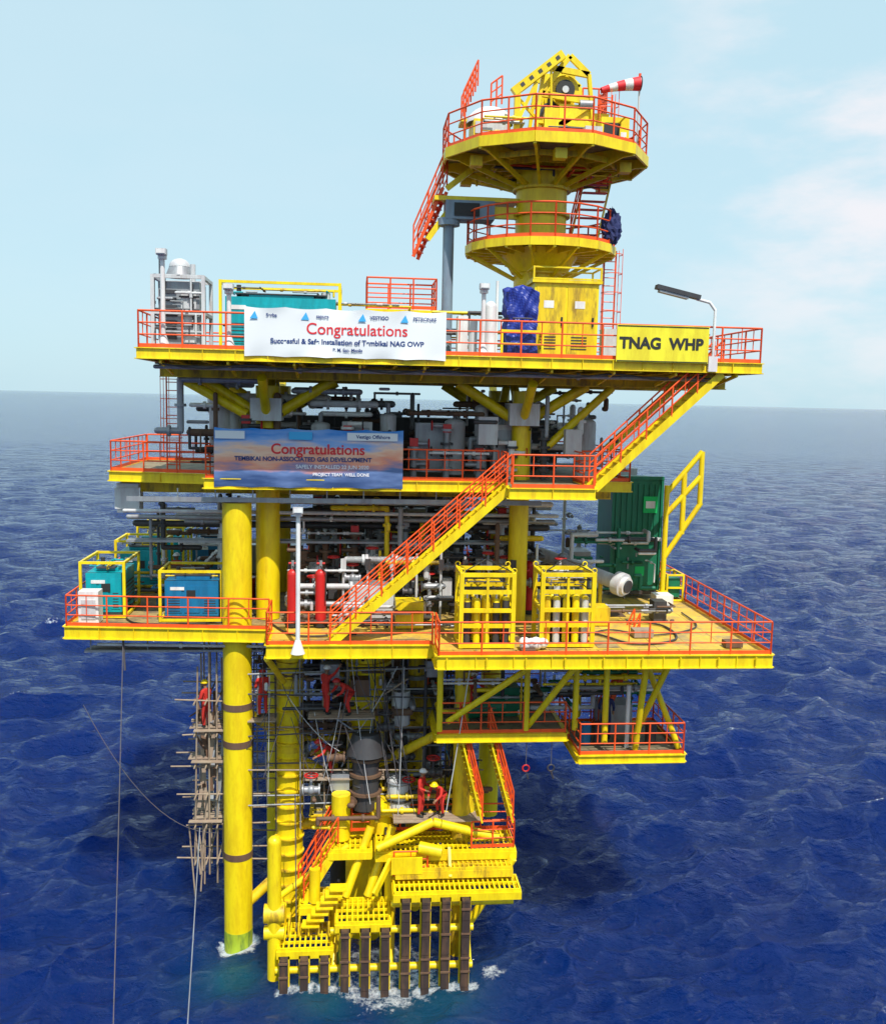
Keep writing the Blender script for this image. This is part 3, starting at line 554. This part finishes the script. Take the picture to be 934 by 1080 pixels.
def extinguisher(x,y):
    e=empty("fire_extinguisher_cylinder"); c=B(); z=ZL+.04; c.tube((x,y,z+.15),(x,y,z+1.9),.2,RED,16); c.sphere((x,y,z+1.9),.2,RED,14,6,(1,1,1),True); c.tube((x,y,z),(x,y,z+.15),.26,BLK,14); c.tube((x,y,z+2.05),(x,y,z+2.4),.06,GRY,8); c.tube((x-.15,y,z+2.3),(x+.15,y,z+2.3),.04,RED,6); c.path([(x,y-.05,z+2.2),(x+.2,y-.26,z+2.0),(x+.18,y-.26,z+1.0)],.025,BLK,5); c.build("cylinder",e)
extinguisher(-5.3,.9); extinguisher(-4.3,.9); extinguisher(3.7,3)
e=empty("green_container"); c=B(); GX=.45
c.box(7.3+GX,9.4+GX,6.0,8.4,12.5,17.3,GRN)
for i in range(9): c.box(7.42+GX+i*.24,7.5+GX+i*.24,5.95,6.0,14.9,17.1,GRN)
for i in range(11): c.box(9.4+GX,9.45+GX,6.1+i*.21,6.2+i*.21,12.7,17.1,GRN)
for x in(7.25,9.35): c.box(x+GX,x+.1+GX,5.9,5.99,12.5,17.35,GRN)
c.box(7.25+GX,9.45+GX,5.88,6.0,17.31,17.45,GRN); c.box(7.25+GX,9.45+GX,5.87,5.99,14.7,14.85,LGR); c.box(7.25+GX,9.45+GX,5.87,5.99,12.4,12.55,DRK)
c.box(8.6+GX,9.2+GX,5.9,5.94,15.9,16.6,LGN); c.box(8.7+GX,9.1+GX,5.885,5.9,16.1,16.4,WHT); c.box(7.5+GX,9.2+GX,5.9,5.95,12.8,14.5,GRN); c.box(8.35+GX,8.75+GX,5.88,5.9,13.2,13.6,LGN); c.box(8.0+GX,8.06+GX,5.86,5.9,13.5,14.0,GRY); c.box(7.6+GX,8.6+GX,7,8,17.4,17.7,LGR); c.build("container",e)
e=empty("davit_arm"); c=B()
for a,bb in[((9.6,4.6,12.3),(9.6,4.6,17.2)),((9.6,4.6,16.9),(11.0,4.6,18.6)),((11.0,4.6,18.6),(11.0,4.6,16.4)),((9.6,4.6,14.2),(11.05,4.6,16.5)),((9.6,4.6,16.0),(11.0,4.6,17.6)),((10.3,4.6,15.2),(10.3,4.6,17.7))]: c.tube(a,bb,.11,YEL,12)
c.box(9.4,9.8,4.4,4.8,12.3,12.8,YEL); c.build("davit",e)
e=empty("pig_launcher"); c=B(); A0=V(4.6,5.4,14.2);A1=V(7.0,2.3,13.6); dv=(A1-A0).normalized()
c.tube(A0,A1,.28,LGR,18); c.tube(A1,A1+dv*.35,.46,LGR,20); c.tube(A1+dv*.35,A1+dv*.5,.34,WHT,20); c.tube(A1+dv*.5,A1+dv*.56,.25,DRK,16)
for t in(.3,.6): q=lerp(A0,A1,t); c.tube(q-dv*.05,q+dv*.05,.40,GRY,18)
for t in(.3,.8): q=lerp(A0,A1,t); c.beam(q,(q.x,q.y,ZL),.12,.2,YEL)
c.path([(5.6,4.1,14),(5.6,4.1,15.2),(6.6,4.1,15.2)],.09,LGR,8); c.build("barrel",e)
e=empty("deck_equipment"); c=B()
clutter(c,5.2,9.2,4.4,5.8,12.4,15.4,36,(LGR,DRK,GRY,WHT,BRN,GRN),.03,.09); clutter(c,5.2,9.0,1,2.2,12.3,12.9,14,(LGR,DRK,GRY,BRN),.03,.07); clutter(c,-5.5,.5,-.2,1.6,12.3,13.4,26,(GRY,DRK,BRN,LGR),.03,.08)
clutter(c,-12.8,-8,4.6,6.6,12.3,13.2,24,(GRY,DRK,BLU,LGR,YEL2),.03,.07)
c.box(8.3,8.8,1.6,2.2,12.24,13.0,DRK); c.box(6.0,6.9,6,7.2,12.24,14.2,GRY); c.box(5.4,6.4,.9,1.8,12.24,12.9,YEL2); c.box(-1.6,-.6,.5,1.4,12.24,13.2,YEL)
cage(c,10.0,10.7,5.2,6.4,12.24,13.4,YEL,.04); c.box(10.1,10.6,5.3,6.3,12.4,13.2,GRN); c.box(8.9,9.6,3.2,3.9,12.24,12.9,WHT)
c.box(-12.9,-12.2,1.3,1.9,12.24,13.4,WHT); c.box(-12.8,-12.3,1.27,1.3,12.4,13.1,LGR); c.box(-12.0,-11.2,3.4,4.2,16.0,17.1,WHT); c.box(-12.05,-11.15,3.3,3.35,16.15,16.95,LGR)
for i in range(4):
    for j in range(2): c.sphere((2.6+i*.2,-2.4+j*.15,12.4+.05*((i+j)%2)),.2,WHT,8,5,(1,.8,.9))
c.box(2.4,2.9,-2.8,-2.5,12.23,12.33,BRN); c.box(.9,1.6,-.3,.2,12.24,13.0,RED)
hose(c,[(2.2,-.4,12.26),(5.2,-.2,12.26),(6.5,-1.8,12.26),(8.2,-1.2,12.26),(8.4,.8,12.26),(7.2,1.5,12.3)],.04,DRK); hose(c,[(5.2,-.6,12.26),(6.2,.2,12.26),(7.6,-.6,12.26),(9.6,.6,12.26),(9.9,3,12.26)],.03,DRK)
hose(c,[(-11.4,2,12.26),(-10.6,1.2,12.26),(-7.8,1.4,12.26),(-6.6,2.8,12.26),(-6.0,1,12.26),(-5,-.6,12.26),(-3,-.4,12.26)],.035,BLK); hose(c,[(-11,6,12.26),(-9.5,5,12.26),(-8,6.5,12.26),(-7,4.5,12.26)],.035,BLU)
for k in range(6): c.box(-10.8+k*.75,-10.4+k*.75,4.4+(k%3)*.5,4.9+(k%3)*.5,12.24,12.6+.3*(k%2),R.choice((WHT,BRN,BLU,YEL2,DRK,WOOD)))
for x,y in((-9.9,3.9),(-9.2,5.6),(-7.4,5.8)): c.tube((x,y,12.23),(x,y,13.1),.29,R.choice((BLU,TEA,RED)),16)
c.box(6.8,7.5,-.9,-.4,12.24,12.5,WOOD); c.box(9.6,10.2,-2.3,-1.9,12.24,12.45,BRN)
c.build("skids_and_boxes",e)
# ------------------------------------------------------------ scaffolding
e=empty("timber_scaffolding"); c=B()
xs=[-8.85,-8.45,-8.05]; ys=[1.4,2.6,3.8]
for x in xs:
    for y in ys: c.tube((x+R.uniform(-.08,.08),y,2.2+R.random()*.8),(x+R.uniform(-.1,.1),y,10.6+R.random()),.035,WOOD,6)
for zz in(3.2,4.6,5.7,6.9,8.1,9.3):
    for y in ys: c.tube((-9.1-R.random()*.7,y,zz+R.uniform(-.15,.15)),(-6.3+R.random(),y,zz+R.uniform(-.15,.15)),.032,WOOD,6)
    for x in xs: c.tube((x,1.0,zz),(x,4.3,zz+.05),.032,WOOD,6)
for zz in(4.65,6.95,8.15):
    for k in range(6): c.beam((-9.0+R.uniform(-.2,.1),1.3+k*.36,zz+.06+R.random()*.03),(-7.9+R.random()*.3,1.3+k*.36,zz+.06+R.random()*.05),.22,.035,WOOD)
for k in range(18): x=R.uniform(-8.9,-8.1); c.beam((x,1.6,4.3+R.random()*5),(x+R.uniform(-.5,.5),1.65+R.random(),5+R.random()*4.5),.14,.03,R.choice((WOOD,WOOD,BRN,GRY)))
for k in range(6): x=R.uniform(-9.1,-8.4); c.tube((x,1.2,R.uniform(1.8,3)),(x+R.uniform(-.3,.3),1.5,R.uniform(4,6)),.03,WOOD,5)
for x in np.arange(-6.8,2,.9):
    for y in(1.2,3.4): c.tube((x,y,4.4),(x+R.uniform(-.2,.2),y,11.2),.03,R.choice((WOOD,GRY,DRK)),5)
for zz in(5.6,6.9,8.3,9.6,10.6):
    for y in(.9,1.3,3.4): c.tube((-7.4,y,zz+R.uniform(-.2,.2)),(1.8,y,zz+R.uniform(-.2,.2)),.03,R.choice((WOOD,GRY,DRK)),5)
for k in range(5): c.beam((-4.9,.9+k*.22,6.45),(-1.9,.9+k*.22,6.45+R.random()*.05),.2,.04,WOOD)
for k in range(4): c.beam((-4.7,.3+k*.24,9.0),(-2.3,.3+k*.24,9.0),.2,.04,WOOD)
for k in range(4): c.beam((-6.9,.9+k*.24,8.7),(-5.9,.9+k*.24,8.7),.2,.04,WOOD)
for k in range(4): c.beam((-1.6,-.3+k*.24,5.3),(1.6,-.3+k*.24,5.3),.2,.04,WOOD)
for k in range(9): x=R.uniform(-5,0.5); zz=R.uniform(5.5,10.5); c.beam((x,1,zz),(x+R.uniform(-2,2),1.2,zz+R.uniform(-1.5,1.5)),.05,.05,R.choice((WOOD,GRY)))
c.build("poles_and_boards",e)
# ropes
e=empty("mooring_ropes"); c=B()
def rope(p,q,sag,r_=.018,n=14,m=ROPE):
    pts=[lerp(p,q,i/n)-V(0,0,sag*4*(i/n)*(1-i/n)) for i in range(n+1)]
    for a,bb in zip(pts[:-1],pts[1:]): c.tube(a,bb,r_,m,5,cap=False)
rope((-11.3,1,11.6),(-10.2,-6,0),.3); rope((-11.3,1,11.9),(-11.25,1,10.6),0,.04)
rope((-8.6,.6,4.8),(-8.2,-5,0),.1,m=GRY); rope((-13,2,9),(-8,.8,4.5),1.3,.012); rope((.9,-1.3,11.2),(.2,-1.2,6),.1,.02,m=LGR)
rope((-5,-1,0),(-5.1,-.6,6.5),0,.02)
for i in range(34):
    x=R.uniform(-7,1); rope((x,R.uniform(.0,1.2),R.uniform(8.5,11.6)),(x+R.uniform(-2,2),R.uniform(0,1.2),R.uniform(4.5,8)),R.uniform(.0,.5),.014,8,R.choice((ROPE,BLU,LGR,ROPE)))
for x in(3.0,3.9): c.tube((x,-1.2,8.7),(x,-1.2,7.7),.015,ROPE,5); c.torus((x,-1.2,7.6),(0,1,0),.12,.03,RED if x<3.5 else DRK,10,5); c.tube((x,-1.2,7.5),(x+.1,-1.2,7.2),.03,DRK,5)
c.build("rope_lines",e)
# ------------------------------------------------------------ people
def person(loc,face,J,suit,helm):
    e=empty("worker"); me=bpy.data.meshes.new("body"); bm=bmesh.new(); lay=bm.verts.layers.skin.verify()
    def vtx(p,rx,ry=None): v=bm.verts.new(p); v[lay].radius=(rx,ry or rx); return v
    pel=vtx(J['pel'],.15,.12); pel[lay].use_root=True
    ch=vtx(J['chest'],.17,.12); nk=vtx(J['neck'],.065); wa=vtx((Vector(J['pel'])+Vector(J['chest']))/2,.135,.11)
    bm.edges.new((pel,wa));bm.edges.new((wa,ch));bm.edges.new((ch,nk))
    for s_ in'lr':
        sh=vtx(J['sh'+s_],.075);el=vtx(J['el'+s_],.055);ha=vtx(J['ha'+s_],.04); bm.edges.new((ch,sh));bm.edges.new((sh,el));bm.edges.new((el,ha))
        hp=vtx(J['hp'+s_],.10);kn=vtx(J['kn'+s_],.075);an=vtx(J['an'+s_],.055); bm.edges.new((pel,hp));bm.edges.new((hp,kn));bm.edges.new((kn,an))
    bm.to_mesh(me);bm.free(); me.materials.append(suit); o=bpy.data.objects.new("body",me); COL.objects.link(o); o.parent=e
    o.modifiers.new("s","SKIN"); sb=o.modifiers.new("ss","SUBSURF"); sb.levels=1; sb.render_levels=1
    c=B(); nk=Vector(J['neck']); h=nk+Vector(J.get('hd',(0,.04,.17))); hx,hy,hz=h
    c.tube(nk-V(0,0,.03),h-V(0,0,.05),.055,SKIN,10); c.sphere(h,.105,SKIN,14,10,(.82,.98,1.12)); c.tube(h+V(0,.09,.0),h+V(0,.125,-.03),.014,SKIN,6,r2=.02)
    for s_ in(-1,1): c.sphere(h+V(s_*.035,.092,.015),.012,BLK,6,4); c.sphere(h+V(s_*.088,0,-.01),.022,SKIN,6,4,(.5,1,1.3))
    c.box(hx-.025,hx+.025,hy+.094,hy+.102,hz-.062,hz-.054,RED)
    c.sphere(h+V(0,0,.03),.135,helm,16,6,(.92,1.08,.95),True); c.tube(h+V(0,.02,.03),h+V(0,.02,.045),.155,helm,18)
    for s_ in'lr':
        el=Vector(J['el'+s_]);ha=Vector(J['ha'+s_]); dd=(ha-el).normalized(); sd=dd.orthogonal().normalized()
        c.tube(ha-dd*.02,ha+dd*.09,.036,SKIN,8,r2=.04)
        for k,lf in enumerate((.065,.08,.075,.06)):
            o0=ha+dd*.085+sd*(-.03+.02*k); mid=o0+dd*lf*.55; c.tube(o0,mid,.0095,SKIN,5); c.tube(mid,mid+dd*lf*.3+V(0,.02,-.01),.0085,SKIN,5)
        t0=ha+dd*.03+sd*.04; c.tube(t0,t0+dd*.04+sd*.035,.011,SKIN,5)
        an=Vector(J['an'+s_]); c.tube(an,an+V(0,0,-.06),.06,BLK,8); c.sphere(an+V(0,.07,-.06),.075,BLK,10,6,(.65,1.7,.6))
    c.build("head_hands_boots",e); e.location=loc; e.rotation_euler=(0,0,face)
STAND=dict(pel=(0,0,.95),chest=(0,.02,1.33),neck=(0,.03,1.5),shl=(-.2,.02,1.42),shr=(.2,.02,1.42),ell=(-.27,.05,1.15),elr=(.27,.05,1.15),hal=(-.24,.28,1.08),har=(.24,.28,1.1),hpl=(-.1,0,.88),hpr=(.1,0,.88),knl=(-.12,.04,.5),knr=(.12,.02,.5),anl=(-.13,0,.1),anr=(.13,-.02,.1))
BEND=dict(pel=(0,-.12,.9),chest=(0,.2,1.15),neck=(0,.36,1.22),hd=(0,.13,.08),shl=(-.2,.27,1.18),shr=(.2,.27,1.18),ell=(-.24,.42,.95),elr=(.24,.42,.95),hal=(-.16,.62,.85),har=(.16,.62,.9),hpl=(-.1,-.12,.85),hpr=(.1,-.12,.85),knl=(-.13,.1,.5),knr=(.13,.0,.48),anl=(-.14,0,.1),anr=(.14,-.15,.1))
REACH=dict(STAND,elr=(.3,.2,1.55),har=(.28,.4,1.75),ell=(-.3,.2,1.25),hal=(-.25,.45,1.3),knl=(-.14,.12,.52),anl=(-.16,.1,.1))
person((-4.1,.65,9.02),-.9,REACH,SUITR,WHT); person((-3.3,.6,9.02),2.2,BEND,SUITR,RED); person((-6.4,1.3,8.72),.5,STAND,SUITR,RED)
person((.1,.1,5.32),2.6,BEND,SUITR,YEL); person((-.6,.1,5.32),-2.0,STAND,SUITR,WHT); person((-3.9,1.2,6.5),2.0,BEND,SUITR,RED)
person((-10.3,6.2,ZL+.02),2.8,STAND,SUITR,WHT); person((6.1,-.2,8.32),2.9,STAND,SUITB,WHT); person((1.2,.2,8.92),-2.6,REACH,SUITR,WHT); person((-8.5,1.7,8.2),1.0,STAND,SUITR,YEL)

# ------------------------------------------------------------ sea
rng=np.random.RandomState(3)
na=1100; radii=[.3]
while radii[-1]<30000: radii.append(radii[-1]+max(.15,radii[-1]*.0115 if radii[-1]<400 else radii[-1]*.05))
radii=np.array(radii); nr=len(radii); th=np.linspace(0,2*np.pi,na,endpoint=False)
RR,TT=np.meshgrid(radii,th,indexing='ij'); X=RR*np.cos(TT)-2.2; Y=RR*np.sin(TT)-4; sp_=np.maximum(np.gradient(radii)[:,None],RR*2*np.pi/na)
Zs=np.zeros_like(X); DX=np.zeros_like(X); DY=np.zeros_like(X)
for k in range(110):
    lam=.55*(11/.55)**(rng.rand()**1.1); kk=2*np.pi/lam; ang=math.radians(-65)+rng.randn()*.9; amp=.0135*lam**.85*(1 if lam<6 else .6)
    ph=rng.rand()*2*np.pi; cx,cy=math.cos(ang),math.sin(ang); wgt=np.clip(lam/(3.0*sp_)-.6,0,1)
    a=kk*(X*cx+Y*cy)+ph; Zs+=amp*wgt*np.cos(a); DX-=cx*amp*wgt*np.sin(a)*.9; DY-=cy*amp*wgt*np.sin(a)*.9
calm=1-.45*np.exp(-np.maximum(0,np.hypot(X+2.5,Y-.5)-4)/3); Zs*=calm; DX*=calm; DY*=calm
foam=np.zeros_like(X)
def near(px,py,r0,s): return np.exp(-np.maximum(0,np.hypot(X-px,Y-py)-r0)/s)
foam=np.maximum(foam,near(LX,LY-.2,.5,.5)*.86); foam=np.maximum(foam,near(-5.45,2,.5,.6)*.8)
for x in np.arange(-5.6,1.4,.4): foam=np.maximum(foam,near(x,-2.15,.1,.6)*.76)
foam=np.maximum(foam,near(1.9,-1.6,.2,.9)*.72); foam=np.maximum(foam,near(-2,-1,1.8,1.5)*.66)
teal=np.maximum(near(LX,-1,.5,.8),np.maximum(near(-4,-2.6,.6,.9)*.9,near(-.5,-2.6,1.2,.9)*.8))
sg_=Zs.std(); foam=np.maximum(foam,np.clip((Zs/sg_-2.45)*.8,0,.62)*(RR<250))
for (px,py) in((15,3.7),(5.9,-1.2),(17,8),(18.5,6)): foam=np.maximum(foam,np.exp(-(np.abs(X-px)+2.5*np.abs(Y-py))/.8)*.68)
Vt=np.stack([X+DX,Y+DY,Zs],-1).reshape(-1,3)
me=bpy.data.meshes.new("sea"); me.vertices.add(nr*na); me.vertices.foreach_set("co",Vt.ravel().astype(np.float32))
ii,jj=np.meshgrid(np.arange(nr-1),np.arange(na),indexing='ij'); j2=(jj+1)%na
F=np.stack([ii*na+jj,(ii+1)*na+jj,(ii+1)*na+j2,ii*na+j2],-1).reshape(-1,4); nf=len(F)
me.loops.add(nf*4); me.loops.foreach_set("vertex_index",F.ravel().astype(np.int32)); me.polygons.add(nf); me.polygons.foreach_set("loop_start",np.arange(0,nf*4,4,dtype=np.int32)); me.polygons.foreach_set("loop_total",np.full(nf,4,dtype=np.int32)); me.polygons.foreach_set("use_smooth",np.ones(nf,dtype=bool)); me.update(calc_edges=True)
for nm,arr in(("foam",foam),("teal",teal)):
    at=me.attributes.new(nm,'FLOAT','POINT'); at.data.foreach_set("value",arr.ravel().astype(np.float32))
o=bpy.data.objects.new("sea",me); COL.objects.link(o)
m=bpy.data.materials.new("sea_water"); nt,N,L,Pn=nodes(m); me.materials.append(m)
g=N.new("ShaderNodeNewGeometry")
def noise(sc,det,vec=None,ro=.6):
    n=N.new("ShaderNodeTexNoise"); n.inputs["Scale"].default_value=sc; n.inputs["Detail"].default_value=det; n.inputs["Roughness"].default_value=ro; L.new(vec or g.outputs["Position"],n.inputs["Vector"]); return n
def attr(nm): a=N.new("ShaderNodeAttribute"); a.attribute_name=nm; return a
mp=N.new("ShaderNodeMapping"); mp.inputs["Rotation"].default_value=(0,0,math.radians(25)); mp.inputs["Scale"].default_value=(.55,1.0,1); L.new(g.outputs["Position"],mp.inputs[0])
nf1=noise(3.2,6,ro=.8); ft=attr("foam"); mm=N.new("ShaderNodeMath"); mm.operation='ADD'; L.new(nf1.outputs[0],mm.inputs[0]); L.new(ft.outputs["Fac"],mm.inputs[1])
fr=N.new("ShaderNodeMapRange"); fr.inputs[1].default_value=1.10; fr.inputs[2].default_value=1.34; L.new(mm.outputs[0],fr.inputs[0])
big=noise(.02,2); c0=N.new("ShaderNodeMix"); c0.data_type='RGBA'; c0.inputs[6].default_value=(.0003,.008,.070,1); c0.inputs[7].default_value=(.0005,.018,.125,1); L.new(big.outputs[0],c0.inputs[0])
c1=N.new("ShaderNodeMix"); c1.data_type='RGBA'; L.new(c0.outputs[2],c1.inputs[6]); c1.inputs[7].default_value=(.01,.12,.10,1); tl=attr("teal"); tm=N.new("ShaderNodeMath"); tm.operation='MULTIPLY'; tm.inputs[1].default_value=.4; L.new(tl.outputs["Fac"],tm.inputs[0]); L.new(tm.outputs[0],c1.inputs[0])
c2=N.new("ShaderNodeMix"); c2.data_type='RGBA'; L.new(c1.outputs[2],c2.inputs[6]); c2.inputs[7].default_value=(.7,.76,.8,1); L.new(fr.outputs[0],c2.inputs[0]); L.new(c2.outputs[2],Pn.inputs["Base Color"])
rm=N.new("ShaderNodeMapRange"); rm.inputs[3].default_value=.06; rm.inputs[4].default_value=.8; L.new(fr.outputs[0],rm.inputs[0]); L.new(rm.outputs[0],Pn.inputs["Roughness"]); Pn.inputs["IOR"].default_value=1.33; Pn.inputs["Specular IOR Level"].default_value=.42
# light scatters metres through clear water: subsurface softens the platform's shadow
Pn.inputs["Subsurface Weight"].default_value=.85; Pn.inputs["Subsurface Radius"].default_value=(.3,.6,1.0); Pn.inputs["Subsurface Scale"].default_value=7.0
try: Pn.subsurface_method='BURLEY'
except Exception: pass
h1=noise(1.7,6,mp.outputs[0],.64); b1=N.new("ShaderNodeBump"); b1.inputs["Strength"].default_value=1.0; b1.inputs["Distance"].default_value=.5; L.new(h1.outputs[0],b1.inputs["Height"])
h2=noise(.28,4,mp.outputs[0],.6); b2=N.new("ShaderNodeBump"); b2.inputs["Strength"].default_value=1.0; b2.inputs["Distance"].default_value=1.7; L.new(h2.outputs[0],b2.inputs["Height"]); L.new(b1.outputs[0],b2.inputs["Normal"]); L.new(b2.outputs[0],Pn.inputs["Normal"])

# ------------------------------------------------------------ sky + sun
sunv=Vector((.20,-.78,1.25)).normalized(); el=math.asin(sunv.z); az=math.atan2(sunv.x,sunv.y)
W=bpy.data.worlds.new("World"); scene.world=W; W.use_nodes=True; nt=W.node_tree; N=nt.nodes;L=nt.links; N.clear()
sk=N.new("ShaderNodeTexSky"); sk.sky_type='NISHITA'; sk.sun_disc=False; sk.sun_elevation=el; sk.sun_rotation=az; sk.air_density=1.0; sk.dust_density=1.5; sk.ozone_density=1.5; sk.altitude=20
tc=N.new("ShaderNodeTexCoord"); mp=N.new("ShaderNodeMapping"); mp.inputs["Scale"].default_value=(1,1,2.6); mp.inputs["Location"].default_value=(.3,.1,.2); L.new(tc.outputs["Generated"],mp.inputs[0])
cn=N.new("ShaderNodeTexNoise"); cn.inputs["Scale"].default_value=4.6; cn.inputs["Detail"].default_value=7; cn.inputs["Roughness"].default_value=.55; L.new(mp.outputs[0],cn.inputs["Vector"])
dt=N.new("ShaderNodeVectorMath"); dt.operation='DOT_PRODUCT'; L.new(tc.outputs["Generated"],dt.inputs[0]); dt.inputs[1].default_value=Vector((.50,.82,.24)).normalized()
dm=N.new("ShaderNodeMapRange"); dm.inputs[1].default_value=.955; dm.inputs[2].default_value=.995; L.new(dt.outputs["Value"],dm.inputs[0])
cr=N.new("ShaderNodeMapRange"); cr.interpolation_type='SMOOTHSTEP'; cr.inputs[1].default_value=.40; cr.inputs[2].default_value=.66; cr.inputs[4].default_value=.8; L.new(cn.outputs[0],cr.inputs[0])
mk=N.new("ShaderNodeMath"); mk.operation='MULTIPLY_ADD'; mk.inputs[1].default_value=.9; mk.inputs[2].default_value=.06; L.new(dm.outputs[0],mk.inputs[0])
cm=N.new("ShaderNodeMath"); cm.operation='MULTIPLY'; L.new(cr.outputs[0],cm.inputs[0]); L.new(mk.outputs[0],cm.inputs[1])
hz=N.new("ShaderNodeMix"); hz.data_type='RGBA'; hz.inputs[0].default_value=.8; hz.inputs[7].default_value=(6.5,9.2,10.3,1); L.new(sk.outputs[0],hz.inputs[6])
mx=N.new("ShaderNodeMix"); mx.data_type='RGBA'; L.new(cm.outputs[0],mx.inputs[0]); L.new(hz.outputs[2],mx.inputs[6]); mx.inputs[7].default_value=(9.9,9.3,9.6,1)
bg=N.new("ShaderNodeBackground"); bg.inputs[1].default_value=.1; L.new(mx.outputs[2],bg.inputs[0]); out=N.new("ShaderNodeOutputWorld"); L.new(bg.outputs[0],out.inputs[0])
sl=bpy.data.lights.new("sun","SUN"); sl.energy=5.0; sl.angle=math.radians(.5); sl.color=(1,.95,.87); so=bpy.data.objects.new("sun",sl); COL.objects.link(so); so.rotation_euler=(-sunv).to_track_quat('-Z','Y').to_euler(); so.location=(20,-20,60)
scene.view_settings.view_transform='Standard'; scene.view_settings.look='None'; scene.view_settings.exposure=0; scene.view_settings.gamma=1
# ------------------------------------------------------------ camera
C=Vector((-3.2,-33.0,20.5)); thr=math.radians(1.25); p=math.atan(.119); yaw=math.radians(5.5)
rt=V(math.cos(yaw),-math.sin(yaw),0); fw=V(math.sin(yaw)*math.cos(p),math.cos(yaw)*math.cos(p),-math.sin(p)); up=rt.cross(fw)
cx_=rt*math.cos(thr)+up*math.sin(thr); cy_=-rt*math.sin(thr)+up*math.cos(thr)
M=Matrix((cx_,cy_,-fw)).transposed().to_4x4(); M.translation=C
cd=bpy.data.cameras.new("camera"); cd.sensor_fit='VERTICAL'; cd.sensor_height=24; cd.lens=24*1000/1080; cd.clip_end=60000; co=bpy.data.objects.new("camera",cd); COL.objects.link(co); co.matrix_world=M; scene.camera=co
